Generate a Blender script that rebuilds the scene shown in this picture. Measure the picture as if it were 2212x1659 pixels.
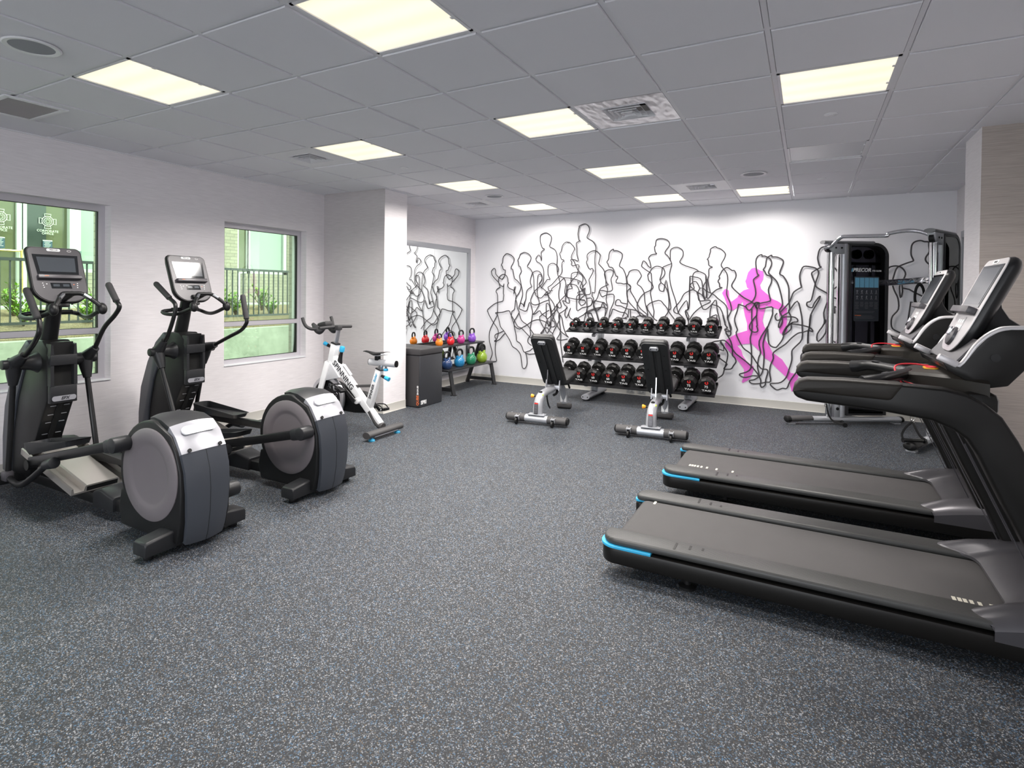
import bpy, bmesh, math, random
from mathutils import Vector, Matrix
PI = math.pi
R = math.radians
random.seed(7)
for o in list(bpy.data.objects):
    bpy.data.objects.remove(o)
scn = bpy.context.scene
COL = scn.collection

# ------------------------------------------------------------ camera
cam_data = bpy.data.cameras.new('camera')
cam = bpy.data.objects.new('camera', cam_data)
COL.objects.link(cam)
cam_data.sensor_width = 36.0
cam_data.lens = 19.930
cam_data.shift_x = 0.01333
cam_data.shift_y = -0.08224
cam_data.clip_start = 0.02
cam.matrix_world = (Matrix.Translation((0.7979, -2.9443, 1.495)) @ Matrix.Rotation(0.49994, 4, 'Z')
                    @ Matrix.Rotation(PI / 2 - 0.013, 4, 'X') @ Matrix.Rotation(0.01065, 4, 'Z'))
scn.camera = cam

# ------------------------------------------------------------ exposure, sky, sun
scn.view_settings.view_transform = 'Standard'
scn.view_settings.look = 'None'
scn.view_settings.exposure = 0.0
scn.view_settings.gamma = 1.0
scn.view_settings.use_curve_mapping = False
world = bpy.data.worlds.new('sky')
scn.world = world
world.use_nodes = True
bg = world.node_tree.nodes['Background']
bg.inputs['Color'].default_value = (0.93, 0.96, 1.0, 1)
bg.inputs['Strength'].default_value = 5.0
sun_data = bpy.data.lights.new('sun', 'SUN')
sun_data.energy = 6.5
sun_data.angle = R(2)
sun_data.color = (1, 0.96, 0.88)
sun = bpy.data.objects.new('sun', sun_data)
COL.objects.link(sun)
sun.rotation_euler = (R(-22), R(36), 0)
LAMP_POWER = 43.0
LAMP_COLOR = (1.0, 0.955, 0.91)
# ceiling-grid cell of each lit troffer: (relative power, beam spread in degrees of its prismatic lens)
LAMPS = {(-5, -2): (1.0, 146), (-2, -2): (0.6, 123), (-5, 1): (1.35, 152), (-2, 1): (1.0, 144), (-2, 4): (1.15, 155), (1, 1): (0.75, 141),
         (0, 7): (0.6, 163), (-2, 7): (0.6, 163), (-5, 4): (1.25, 159), (-5, 7): (0.85, 164)}

# ------------------------------------------------------------ materials
MATS = {}
def new_mat(name):
    m = bpy.data.materials.new(name)
    m.use_nodes = True
    nt = m.node_tree
    return m, nt, nt.nodes['Principled BSDF']
def N(nt, t, **kw):
    n = nt.nodes.new(t)
    for k, v in kw.items():
        if hasattr(n, k):
            setattr(n, k, v)
        else:
            n.inputs[k].default_value = v
    return n
def mat(name, col, rough=0.5, metal=0.0, bump=0.0, bscale=400.0, spec=0.5, emit=None, es=1.0, var=0.0, coat=0.0):
    if name in MATS:
        return MATS[name]
    m, nt, p = new_mat(name)
    p.inputs['Base Color'].default_value = (*col, 1)
    p.inputs['Roughness'].default_value = rough
    p.inputs['Metallic'].default_value = metal
    p.inputs['Specular IOR Level'].default_value = spec
    if coat:
        p.inputs['Coat Weight'].default_value = coat
        p.inputs['Coat Roughness'].default_value = 0.1
    if emit:
        p.inputs['Emission Color'].default_value = (*emit, 1)
        p.inputs['Emission Strength'].default_value = es
    tc = N(nt, 'ShaderNodeTexCoord')
    if bump:
        nz = N(nt, 'ShaderNodeTexNoise', Scale=bscale, Detail=2.0)
        nt.links.new(tc.outputs['Object'], nz.inputs['Vector'])
        b = N(nt, 'ShaderNodeBump', Strength=bump, Distance=0.002)
        nt.links.new(nz.outputs['Fac'], b.inputs['Height'])
        nt.links.new(b.outputs['Normal'], p.inputs['Normal'])
    nz2 = N(nt, 'ShaderNodeTexNoise', Scale=9.0, Detail=3.0)
    nt.links.new(tc.outputs['Object'], nz2.inputs['Vector'])
    mr = N(nt, 'ShaderNodeMapRange')
    mr.inputs['To Min'].default_value = max(0.0, rough - 0.05)
    mr.inputs['To Max'].default_value = min(1.0, rough + 0.05)
    nt.links.new(nz2.outputs['Fac'], mr.inputs['Value'])
    nt.links.new(mr.outputs['Result'], p.inputs['Roughness'])
    MATS[name] = m
    return m

# ------------------------------------------------------------ mesh builder
def ortho(d):
    d = d.normalized()
    u = d.cross(Vector((0, 0, 1)))
    if u.length < 1e-4:
        u = Vector((1, 0, 0))
    u.normalize()
    return u, d.cross(u).normalized()
def crom(pts, k, closed=False):
    if k <= 1 or len(pts) < 3:
        return [Vector(p) for p in pts]
    P = [Vector(p) for p in pts]
    n = len(P)
    out = []
    for i in range(n if closed else n - 1):
        p1, p2 = P[i], P[(i + 1) % n]
        p0 = P[i - 1] if (i > 0 or closed) else p1 * 2 - p2
        p3 = P[(i + 2) % n] if (i + 2 < n or closed) else p2 * 2 - p1
        for j in range(k):
            t = j / k
            out.append(0.5 * ((2 * p1) + (p2 - p0) * t + (2 * p0 - 5 * p1 + 4 * p2 - p3) * t * t + (3 * p1 - p0 - 3 * p2 + p3) * t ** 3))
    if not closed:
        out.append(P[-1])
    return out
class B:
    def __init__(s):
        s.v = []
        s.f = []
    def add(s, bm, M=None):
        off = len(s.v)
        bm.verts.ensure_lookup_table()
        for i, v in enumerate(bm.verts):
            v.index = i
            co = M @ v.co if M else v.co
            s.v.append(tuple(co))
        for f in bm.faces:
            s.f.append([off + v.index for v in f.verts])
        bm.free()
        return s
    def _bev(s, bm, bev, seg=2, ang=30):
        if bev > 0:
            es = [e for e in bm.edges if len(e.link_faces) == 2 and e.calc_face_angle(0) > R(ang)]
            bmesh.ops.bevel(bm, geom=es, offset=bev, segments=seg, profile=0.5, affect='EDGES', clamp_overlap=True)
    def box(s, c, d, rot=None, bev=0.0, seg=2, taper=None):
        bm = bmesh.new()
        bmesh.ops.create_cube(bm, size=1.0)
        for v in bm.verts:
            x, y, z = v.co
            if taper and z > 0:
                x *= taper[0]
                y *= taper[1]
            v.co = (x * d[0], y * d[1], z * d[2])
        s._bev(bm, bev, seg)
        M = Matrix.Translation(c)
        if rot is not None:
            M = M @ rot
        return s.add(bm, M)
    def cyl(s, a, b, r, r2=None, n=20, bev=0.0, seg=2):
        a, b = Vector(a), Vector(b)
        r2 = r if r2 is None else r2
        d = b - a
        u, w = ortho(d)
        bm = bmesh.new()
        A = [bm.verts.new(a + (u * math.cos(2 * PI * i / n) + w * math.sin(2 * PI * i / n)) * r) for i in range(n)]
        C = [bm.verts.new(b + (u * math.cos(2 * PI * i / n) + w * math.sin(2 * PI * i / n)) * r2) for i in range(n)]
        for i in range(n):
            bm.faces.new((A[i], A[(i + 1) % n], C[(i + 1) % n], C[i]))
        bm.faces.new(A[::-1])
        bm.faces.new(C)
        bmesh.ops.recalc_face_normals(bm, faces=bm.faces)
        s._bev(bm, bev, seg, 50)
        return s.add(bm)
    def tube(s, pts, r, n=10, k=1, closed=False, up=None, rh=None, caps=True):
        """sweep along pts; r number or list; rh second half-width (ellipse) across 'up'"""
        P = crom(pts, k, closed)
        m = len(P)
        if isinstance(r, (list, tuple)):
            L = len(r) - 1
            rr = []
            for i in range(m):
                t = i / (m - 1) * L
                j = min(int(t), L - 1)
                rr.append(r[j] + (r[j + 1] - r[j]) * (t - j))
        else:
            rr = [r] * m
        ratio = 1.0 if rh is None else rh
        bm = bmesh.new()
        rings = []
        prev = None
        for i in range(m):
            if closed:
                d = P[(i + 1) % m] - P[i - 1]
            else:
                d = P[min(i + 1, m - 1)] - P[max(i - 1, 0)]
            if d.length < 1e-9:
                d = Vector((0, 0, 1))
            d.normalize()
            if up is not None:
                w = Vector(up)
                u = d.cross(w)
                if u.length < 1e-5:
                    u = prev or Vector((1, 0, 0))
                u.normalize()
                w = u.cross(d).normalized()
            elif prev is None:
                u, w = ortho(d)
            else:
                u = prev - d * prev.dot(d)
                if u.length < 1e-5:
                    u, w = ortho(d)
                u.normalize()
                w = d.cross(u).normalized()
            prev = u
            ring = []
            for q in range(n):
                a = 2 * PI * q / n
                ring.append(bm.verts.new(P[i] + u * math.cos(a) * rr[i] + w * math.sin(a) * rr[i] * ratio))
            rings.append(ring)
        for i in range(m if closed else m - 1):
            A, C = rings[i], rings[(i + 1) % m]
            for q in range(n):
                bm.faces.new((A[q], A[(q + 1) % n], C[(q + 1) % n], C[q]))
        if caps and not closed:
            bm.faces.new(rings[0][::-1])
            bm.faces.new(rings[-1])
        bmesh.ops.recalc_face_normals(bm, faces=bm.faces)
        return s.add(bm)
    def prism(s, poly, ax, a, b, bev=0.0, seg=2, M=None):
        """poly of 2-D points extruded along axis ax ('x','y','z') from a to b"""
        f = {'x': lambda p, t: (t, p[0], p[1]), 'y': lambda p, t: (p[0], t, p[1]), 'z': lambda p, t: (p[0], p[1], t)}[ax]
        bm = bmesh.new()
        A = [bm.verts.new(f(p, a)) for p in poly]
        C = [bm.verts.new(f(p, b)) for p in poly]
        n = len(poly)
        for i in range(n):
            bm.faces.new((A[i], A[(i + 1) % n], C[(i + 1) % n], C[i]))
        bm.faces.new(A[::-1])
        bm.faces.new(C)
        bmesh.ops.recalc_face_normals(bm, faces=bm.faces)
        s._bev(bm, bev, seg, 40)
        return s.add(bm, M)
    def lathe(s, prof, c=(0, 0, 0), axis=(0, 0, 1), n=24, M=None):
        axis = Vector(axis).normalized()
        u, w = ortho(axis)
        c = Vector(c)
        bm = bmesh.new()
        rings = []
        for r, h in prof:
            if r < 1e-6:
                rings.append([bm.verts.new(c + axis * h)])
            else:
                rings.append([bm.verts.new(c + axis * h + (u * math.cos(2 * PI * i / n) + w * math.sin(2 * PI * i / n)) * r) for i in range(n)])
        for A, C in zip(rings, rings[1:]):
            for i in range(n):
                j = (i + 1) % n
                if len(A) == 1 and len(C) == 1:
                    continue
                if len(A) == 1:
                    bm.faces.new((A[0], C[j], C[i]))
                elif len(C) == 1:
                    bm.faces.new((A[i], A[j], C[0]))
                else:
                    bm.faces.new((A[i], A[j], C[j], C[i]))
        if len(rings[0]) > 1:
            bm.faces.new(rings[0][::-1])
        if len(rings[-1]) > 1:
            bm.faces.new(rings[-1])
        bmesh.ops.recalc_face_normals(bm, faces=bm.faces)
        return s.add(bm, M)
    def loft(s, secs, caps=True, bev=0.0):
        bm = bmesh.new()
        rings = [[bm.verts.new(p) for p in sec] for sec in secs]
        n = len(rings[0])
        for A, C in zip(rings, rings[1:]):
            for i in range(n):
                bm.faces.new((A[i], A[(i + 1) % n], C[(i + 1) % n], C[i]))
        if caps:
            bm.faces.new(rings[0][::-1])
            bm.faces.new(rings[-1])
        bmesh.ops.recalc_face_normals(bm, faces=bm.faces)
        s._bev(bm, bev, 2, 40)
        return s.add(bm)
    def ball(s, c, r, n=16, M=None):
        bm = bmesh.new()
        bmesh.ops.create_uvsphere(bm, u_segments=n, v_segments=max(6, n // 2), radius=1)
        rr = (r, r, r) if not isinstance(r, (tuple, list)) else r
        for v in bm.verts:
            v.co = Vector((v.co.x * rr[0], v.co.y * rr[1], v.co.z * rr[2]))
        MM = Matrix.Translation(c)
        return s.add(bm, MM @ M if M else MM)
    def quad(s, pts):
        off = len(s.v)
        s.v += [tuple(p) for p in pts]
        s.f.append(list(range(off, off + len(pts))))
        return s
    def mesh(s, name, smooth=38):
        me = bpy.data.meshes.new(name)
        me.from_pydata(s.v, [], s.f)
        me.validate()
        if smooth:
            me.polygons.foreach_set('use_smooth', [True] * len(me.polygons))
            me.set_sharp_from_angle(angle=R(smooth))
        me.update()
        return me
    def build(s, name, m, parent=None, smooth=38, M=None):
        me = s.mesh(name, smooth)
        if M is not None:
            me.transform(M)
        me.materials.append(m)
        o = bpy.data.objects.new(name, me)
        COL.objects.link(o)
        if parent is not None:
            o.parent = parent
        return o
def thing(name, label, cat, loc=(0, 0, 0), rz=0.0, group=None):
    o = bpy.data.objects.new(name, None)
    o.empty_display_size = 0.1
    COL.objects.link(o)
    o.location = loc
    o.rotation_euler = (0, 0, rz)
    return tag(o, label, cat, group)
def tag(o, label, cat, group=None):
    o['label'] = label
    o['category'] = cat
    if group:
        o['group'] = group
    return o
def struct(o, label=None):
    o['kind'] = 'structure'
    if label:
        o['label'] = label
    return o
def copy_tree(o, parent=None):
    c = o.copy()
    COL.objects.link(c)
    c.parent = parent
    for ch in list(o.children):
        copy_tree(ch, c)
    return c
_tx = {}
def text_mesh(s, size, ext=0.0008, bold=0.0, shear=0.0, align='CENTER'):
    key = (s, size, ext, bold, shear, align)
    if key in _tx:
        return _tx[key]
    cu = bpy.data.curves.new('lettering', 'FONT')
    cu.body = s
    cu.size = size
    cu.extrude = ext
    cu.offset = bold
    cu.shear = shear
    cu.align_x = align
    cu.align_y = 'CENTER'
    cu.resolution_u = 3
    ob = bpy.data.objects.new('lettering', cu)
    COL.objects.link(ob)
    dg = bpy.context.evaluated_depsgraph_get()
    me = bpy.data.meshes.new_from_object(ob.evaluated_get(dg))
    bpy.data.objects.remove(ob)
    bpy.data.curves.remove(cu)
    _tx[key] = me
    return me
def frame3(o, xd, yd):
    """matrix with local x,y along xd,yd at o"""
    xd = Vector(xd).normalized()
    z = xd.cross(Vector(yd)).normalized()
    y = z.cross(xd)
    M = Matrix((xd, y, z)).transposed().to_4x4()
    M.translation = Vector(o)
    return M
def text(name, s, size, M, m, parent=None, ext=0.0008, bold=0.0, shear=0.0, align='CENTER', label=None):
    me = text_mesh(s, size, ext, bold, shear, align).copy()
    me.transform(M)
    me.materials.clear()
    me.materials.append(m)
    o = bpy.data.objects.new(name, me)
    COL.objects.link(o)
    o.parent = parent
    if label:
        o['label'] = label
    return o
MURAL=[
"-3681,1714 -3636,1768 -3621,1849 -3627,1867 -3658,1876 -3674,1913 -3679,1931 -3697,1954 -3675,1994 -3665,2076 -3640,2111 -3605,2139 -3564,2132 -3513,2109 -3467,2067 -3459,2027 -3481,1973 -3506,1933 -3512,1889 -3488,1879 -3474,1839 -3448,1731 -3397,1691 -3326,1615;-3681,1712 -3739,1741 -3799,1800 -3805,1860 -3820,1889 -3839,1897 -3865,1879 -3886,1851 -3882,1824 -3869,1783 -3806,1714 -3743,1659 -3716,1623 -3675,1596 -3651,1609 -3645,1641 -3649,1578 -3653,1487 -3645,1451 -3652,1397 -3667,1351 -3759,1327 -3842,1289 -3947,1208 -3954,1171 -3952,1179 -3925,1116 -3844,994 -3765,897 -3741,825 -3753,769 -3768,723 -3798,671 -3814,680 -3783,704 -3810,758 -3784,795 -3712,821 -3640,856;-3326,1615 -3328,1579 -3364,1490 -3423,1404 -3402,1329 -3391,1248 -3361,1186 -3360,1167 -3409,1081 -3444,1026 -3448,963 -3407,920 -3347,900 -3313,915",
"-3716,1582 -3743,1659 -3746,1723 -3713,1773 -3652,1797 -3600,1772 -3574,1722 -3568,1668 -3558,1655 -3576,1623 -3567,1587 -3526,1556 -3465,1534 -3430,1489 -3414,1418 -3428,1355 -3441,1229 -3491,1183 -3491,1177 -3500,1105 -3459,999 -3437,910 -3406,785 -3395,701 -3344,672 -3304,621 -3268,534 -3243,522 -3213,466 -3202,351 -3225,278 -3260,254 -3290,283 -3306,389 -3327,485 -3393,562 -3474,607 -3526,708 -3640,856 -3703,926 -3735,1044 -3767,1125 -3801,1153 -3675,1164 -3547,1194 -3511,1132 -3449,1044 -3378,939 -3313,915 -3208,821 -3143,762;-3716,1582 -3773,1550 -3793,1504 -3763,1440 -3761,1176 -3761,1189 -3767,1116 -3839,985 -3900,864 -3915,780 -3909,661 -3865,526 -3855,453 -3894,354;-3459,1471 -3451,1588 -3426,1597 -3455,1489;-3815,334 -3771,348 -3791,457 -3797,557 -3783,668 -3721,707 -3650,783 -3609,821;-3949,290 -3904,280",
"-3319,1842 -3345,1918 -3370,1936 -3381,2008 -3393,2026 -3362,2079 -3347,2123 -3308,2144 -3264,2152 -3195,2124 -3153,2074 -3159,2030 -3183,1987 -3212,1943 -3212,1916 -3162,1880 -3122,1818 -3097,1713 -3090,1528 -3060,1484 -3060,1458 -3021,1414 -3001,1362 -3005,1292 -3071,1185 -3104,1152;-3319,1842 -3353,1789 -3353,1749 -3326,1633 -3295,1491 -3309,1419 -3342,1312 -3362,1258 -3356,1231 -3301,1210 -3252,1194 -3213,1217 -3170,1342 -3125,1237 -3114,1184 -3114,1187 -3119,1125 -3137,1010 -3155,894 -3144,815 -3187,751 -3191,689 -3127,639;-3342,1312 -3313,1321 -3278,1286 -3267,1269 -3254,1358 -3278,1286;-3360,1167 -3309,1040 -3210,972 -3150,903 -3086,822;-3313,915 -3210,972 -3113,1037 -3011,1063 -2911,1040 -2844,1003 -2824,960 -2797,1030;-3243,522 -3155,554 -3102,596;-3233,509 -3164,495 -3048,511",
"-3129,1598 -3154,1642 -3160,1704 -3132,1801 -3103,1831 -3050,1848 -2992,1830 -2953,1765 -2962,1704 -3004,1642;-3129,1598 -3207,1545 -3231,1491 -3235,1403 -3254,1349 -3277,1269;-3036,1519 -3030,1756 -2987,1791 -2958,1756 -2957,1704 -2999,1642 -3004,1625 -2970,1590 -2965,1564;-2970,1616 -3085,1519 -3137,1422 -3151,1368 -3126,1316 -3067,1299 -3000,1318 -2915,1355 -2830,1382;-3036,1519 -3026,1449 -3011,1419 -2963,1415 -2916,1459 -2855,1521 -2854,1469 -2906,1460 -2831,1486 -2803,1521;-3109,1143 -3056,1162 -2989,1208 -2950,1156 -2864,1098 -2844,1020 -2824,960;-2863,1054 -2900,931 -2970,841 -2927,860 -2914,904;-2987,1059 -2948,990 -2851,846",
"-2916,2191 -2925,2205 -2954,2218 -2984,2289 -2994,2351 -2990,2412 -2957,2441 -2891,2454 -2834,2427 -2800,2387 -2804,2327 -2827,2258 -2824,2232 -2737,2182 -2703,2108 -2697,2013 -2701,1927 -2690,1807 -2666,1746 -2641,1626 -2663,1514 -2657,1411 -2624,1325 -2618,1283 -2641,1256 -2674,1281 -2693,1324 -2692,1264 -2687,1224 -2640,1156 -2602,1097 -2582,986 -2535,860 -2488,802;-2916,2191 -2968,2158 -2977,2123 -2964,2070 -2971,2014 -2981,2062 -3000,2097 -3029,2098 -3067,2046 -3042,1997 -2989,1966 -2941,1904 -2925,1826 -2929,1704 -2942,1651 -2970,1616;-2688,1319 -2687,1241 -2770,1153 -2864,1080 -2875,1219 -2871,1324 -2819,1290 -2788,1083 -2824,960;-2823,1221 -2931,1157 -2988,1111 -2987,1059;-2640,1156 -2657,1044 -2757,850 -2728,773 -2746,747 -2699,680 -2708,653",
"-2960,1581 -2881,1686 -2862,1708 -2813,1716 -2849,1790 -2851,1912 -2818,1955 -2762,1967 -2706,1940 -2673,1892 -2681,1824;-2960,1581 -2888,1529 -2840,1460 -2830,1382 -2800,1270 -2780,1193 -2800,1256 -2770,1153 -2722,1059 -2627,899 -2498,810;-2854,1460 -2744,1323 -2724,1203 -2724,1197 -2769,1057 -2741,1050 -2717,990 -2740,959 -2787,961 -2825,1047;-2900,931 -2852,942 -2814,891 -2757,850;-2851,846 -2796,944 -2788,1083",
"-2577,2004 -2591,2020 -2623,2029 -2643,2081 -2655,2116 -2630,2154 -2612,2234 -2572,2284 -2526,2300 -2517,2283 -2499,2295 -2453,2255 -2416,2212 -2411,2169 -2446,2102 -2459,2043 -2423,2008 -2376,1914 -2340,1846 -2272,1787 -2209,1665 -2265,1585 -2210,1459 -2190,1300 -2189,1208;-2577,2004 -2609,1977 -2618,1926 -2612,1849 -2630,1789 -2657,1763 -2776,1634 -2842,1591 -2846,1573 -2827,1530 -2775,1539 -2785,1561 -2656,1660 -2574,1737;-2657,1763 -2574,1737 -2464,1728 -2347,1699 -2284,1665 -2265,1585;-2574,1737 -2545,1643 -2562,1523 -2547,1464 -2497,1426 -2370,1402 -2227,1392;-2547,1464 -2643,1368 -2771,1201 -2762,1213;-2597,1377 -2559,1310 -2513,1268 -2603,1197 -2640,1174 -2658,1121 -2627,890 -2681,776 -2672,759 -2598,754 -2506,776;-2513,1268 -2531,1262 -2557,1159 -2529,1108 -2511,1134 -2458,1264 -2493,1160 -2456,1102 -2410,1078;-2618,865 -2625,727 -2575,403",
"-2458,1609 -2456,1779 -2420,1813 -2371,1821 -2321,1808 -2276,1766 -2262,1720 -2275,1661 -2305,1593 -2265,1551;-2458,1609 -2435,1571 -2498,1554 -2534,1498 -2547,1412 -2541,1361 -2486,1337 -2492,1413 -2524,1447 -2521,1558 -2517,1626 -2368,1618 -2317,1500 -2325,1399;-2365,1398 -2354,1229 -2261,1273 -2129,1310 -2117,1419 -2210,1413;-2310,1593 -2255,1509 -2219,1459 -2237,1518 -2221,1577 -2273,1534 -2344,1508 -2317,1475 -2246,1484;-2365,1398 -2357,1449 -2317,1466 -2307,1399 -2227,1383 -2222,1341 -2279,1307 -2315,1340 -2316,1382 -2228,1476;-2347,1686 -2341,1627 -2320,1677;-2597,1377 -2560,1369 -2541,1361;-2330,1114 -2207,1185 -2093,1238 -1964,1275;-2189,1203 -2153,1103;-2207,1185 -2240,1041;-2171,1199 -2128,1196 -2083,1105 -2064,1022;-2086,1380 -2086,1330 -2050,1231 -2004,1074",
"-2315,2310 -2337,2319 -2352,2404 -2348,2454 -2339,2505 -2331,2517 -2335,2534 -2287,2557 -2234,2565 -2189,2535 -2167,2488 -2175,2430 -2200,2377 -2196,2343 -2116,2295 -2072,2235 -2058,2176 -2070,2085 -2073,1985 -2062,1836 -2057,1752 -2063,1586 -2071,1503 -2106,1511 -2109,1452 -2087,1411 -2120,1318 -2181,1284 -2198,1208 -2189,1203;-2315,2310 -2377,2274 -2371,2193 -2365,2092 -2342,1994 -2396,2016 -2468,2018 -2449,1975 -2458,1945 -2422,1924 -2332,1935 -2348,1830 -2370,1754 -2392,1745 -2521,1584 -2524,1447",
"-2209,1472 -2139,1489 -2140,1569 -2163,1694 -2151,1728 -2100,1827 -2113,1878 -2161,1870 -2207,1962 -2194,2013 -2199,2080 -2165,2121 -2104,2148 -2052,2143 -1999,2092 -1989,2058 -2006,1976 -2010,1943 -1954,1884 -1919,1826 -1900,1735 -1890,1611 -1868,1554 -1887,1405 -1864,1282 -1901,1149;-2249,1156 -2197,1207 -2075,1261 -1946,1289 -1868,1265;-2058,1278 -1994,1080;-1929,1355 -1894,1240 -1905,1149;-2197,1207 -2161,1183 -2126,1197 -2072,1077",
"-1856,1632 -1882,1661 -1918,1776 -1906,1826 -1868,1850 -1826,1854 -1783,1833 -1787,1776 -1815,1710 -1797,1612 -1796,1546 -1863,1525 -1923,1537 -1983,1541 -1991,1512 -1952,1446 -1888,1471 -1778,1485 -1765,1415 -1772,1358 -1817,1250 -1837,1151 -1845,1085;-1856,1632 -1967,1578 -2000,1520 -2025,1428 -2084,1336 -2075,1252 -2039,1228 -1971,1280 -1934,1363 -1878,1315;-2085,1352 -2072,1386 -1934,1359",
"-1716,1718 -1715,1755 -1740,1763 -1792,1882 -1843,1895 -1865,1941 -1882,1974 -1857,2015 -1850,2088 -1829,2137 -1783,2165 -1779,2140 -1729,2139 -1670,2109 -1646,2076 -1652,2019 -1688,1914 -1633,1864 -1587,1758 -1572,1613 -1571,1491 -1553,1410 -1528,1362 -1437,1267 -1355,1173;-1716,1718 -1735,1694 -1730,1657 -1664,1653 -1622,1641 -1573,1645 -1523,1621 -1515,1581 -1563,1532 -1557,1410 -1568,1305 -1632,1149;-1841,1126 -1808,1185 -1788,1251 -1767,1260 -1666,1221 -1583,1207 -1541,1144;-1569,1345 -1651,1360 -1668,1392 -1702,1408 -1735,1383 -1743,1342 -1726,1318 -1659,1311 -1568,1272 -1421,1248 -1299,1175;-1514,1258 -1509,1145;-1539,1257 -1546,1160 -1615,1125",
"-1560,1645 -1574,1734 -1550,1783 -1538,1823 -1494,1847 -1437,1850 -1397,1834 -1360,1773 -1363,1741 -1418,1649 -1361,1597 -1312,1510 -1298,1374 -1260,1232 -1259,1160;-1560,1645 -1515,1597 -1514,1532 -1456,1436 -1414,1356 -1365,1277 -1260,1184 -1379,1173 -1435,1147;-1781,1087 -1715,1138 -1566,1127",
"-1259,1160 -1355,1165 -1388,1228 -1413,1316 -1406,1364 -1367,1445 -1304,1510 -1217,1558 -1207,1646 -1247,1693 -1260,1749 -1264,1773 -1237,1812 -1202,1868 -1144,1899 -1097,1894 -1042,1866 -1018,1811 -1033,1756 -1082,1701 -1087,1717 -1064,1795 -1054,1874 -1004,1905 -924,1935;-1070,1662 -1101,1622 -1092,1559 -1061,1536 -1030,1552 -1001,1701 -969,1552 -952,1459 -927,1303 -957,1263;-1082,1701 -1070,1662 -1016,1615 -972,1521 -955,1380 -957,1263 -941,1224 -871,1133",
"-1213,1796 -1309,1861 -1353,1901 -1350,1933 -1330,1981 -1286,1948 -1262,1908 -1218,1876 -1235,1971 -1255,2019 -1217,2066 -1138,2080 -1158,2104 -1171,2176 -1156,2199 -1156,2230 -1141,2285 -1079,2299 -1002,2280 -963,2240 -962,2193 -1015,2116 -1018,2081 -975,2037 -924,1935 -942,1849 -953,1771 -939,1654 -907,1537 -860,1398 -827,1243 -766,1175 -743,1137;-1213,1796 -1199,1654 -1182,1590 -1221,1535 -1208,1440 -1174,1282 -1166,1234 -1176,1147;-1017,1160 -964,1255 -1027,1348 -1102,1405 -1269,1319 -1172,1147 -1117,1109",
"-944,1974 -946,2115 -916,2153 -863,2168 -810,2150 -772,2110 -771,2041 -804,1979 -807,1945 -732,1901 -598,1853 -547,1815;-683,1123 -722,1246 -693,1277 -694,1308 -714,1408 -798,1290 -827,1227 -857,1227 -888,1257 -874,1304 -799,1399 -748,1500 -675,1547 -623,1566;-683,1123 -677,1185 -708,1254;-670,1754 -672,1616 -673,1424 -679,1308 -693,1277",
"-545,1819 -589,1815 -625,1785 -635,1716 -631,1654 -611,1578 -663,1608 -660,1639 -635,1662;-669,1754 -529,1716 -499,1601 -482,1488 -460,1427;-677,1562 -672,1408 -685,1293 -729,1253 -682,1116 -689,1054;-624,1677 -580,1670 -538,1586 -556,1532 -547,1418 -489,1408 -449,1420 -395,1413 -409,1382 -509,1327 -610,1233 -668,1139;-538,1586 -498,1586 -497,1487 -467,1419;-491,1586 -440,1541 -375,1511 -332,1482 -296,1445 -189,1349 -167,1230 -151,1119 -122,1008;-630,1570 -512,1495 -449,1450 -453,1700 -465,1776 -545,1819;-491,1594 -484,1624 -456,1677 -458,1761;-669,1754 -675,1562;-578,1540 -502,1320 -472,1290 -436,1298 -373,1360 -320,1422 -301,1279 -263,1130 -258,1040;-373,1360 -393,1262 -399,1171 -431,1155 -314,1219 -306,1159;-373,1360 -266,1317 -200,1132 -199,1087 -164,1044 -195,1024 -156,1014 -135,999",
"-370,1877 -417,1901 -424,1942 -432,1980 -443,1984 -418,2018 -415,2040 -401,2093 -398,2131 -342,2161 -313,2143 -271,2127 -221,2081 -206,2043 -220,1991 -254,1925 -250,1880 -189,1797 -170,1700 -182,1551 -177,1484 -134,1380 -119,1284 -152,1208 -162,1178;-370,1877 -416,1851 -418,1761 -428,1685 -397,1526;-443,1715 -439,1450",
"-238,1594 -270,1599 -278,1647 -296,1681 -275,1723 -283,1745 -262,1790 -238,1835 -183,1871 -120,1830 -89,1826 -67,1774 -74,1722 -117,1640 -110,1596 -54,1537 36,1460 131,1407 172,1364;-238,1594 -312,1565 -375,1508 -410,1451 -439,1443;-229,1220 -199,1101 -170,1035 -198,1023 -184,997 -128,999 -122,1059 -165,1162 -166,1222;-184,997 -180,967 -141,932 -121,962 -125,1007;-183,967 -119,858 -97,748 -96,673 -67,638 -50,587 -80,533 -107,487 -155,475 -204,479 -163,542 -199,577 -255,618 -284,669;-252,859 -201,772 -158,699 -164,602 -197,472 -217,396 -279,342;-259,844 -209,786 -208,726 -271,745",
"219,1765 196,1787 177,1911 183,1984 209,2023 248,2037 252,2015 282,2018 347,1980 368,1930 362,1887 334,1815 337,1786 377,1742 436,1670 477,1542 505,1378 468,1298 501,1220;219,1765 157,1714 154,1678 176,1583 180,1495 138,1407 72,1362 65,1332 106,1289 159,1356 185,1400 232,1387;-31,1371 65,1336;-31,1371 -43,1285 -76,1173 -61,1085 -39,1019 -52,958 33,785 129,709 197,604 265,514 324,511 344,476 320,373 314,300 275,267 255,295 261,353 227,431 158,521 77,596 -13,664 -62,705 -132,805 -203,869 -273,858 -329,848 -379,822;136,1312 138,1165 143,1084 138,989 122,907 138,791 143,644 135,512 85,457 -2,420 18,392 73,382 160,411 233,417 233,461 218,540 230,657 252,732 233,883 322,1062 332,1077;172,1364 200,1306 195,1204 206,1087 197,1086 214,1021 178,998 131,1018 110,1075 142,1150 201,1232",
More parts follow.
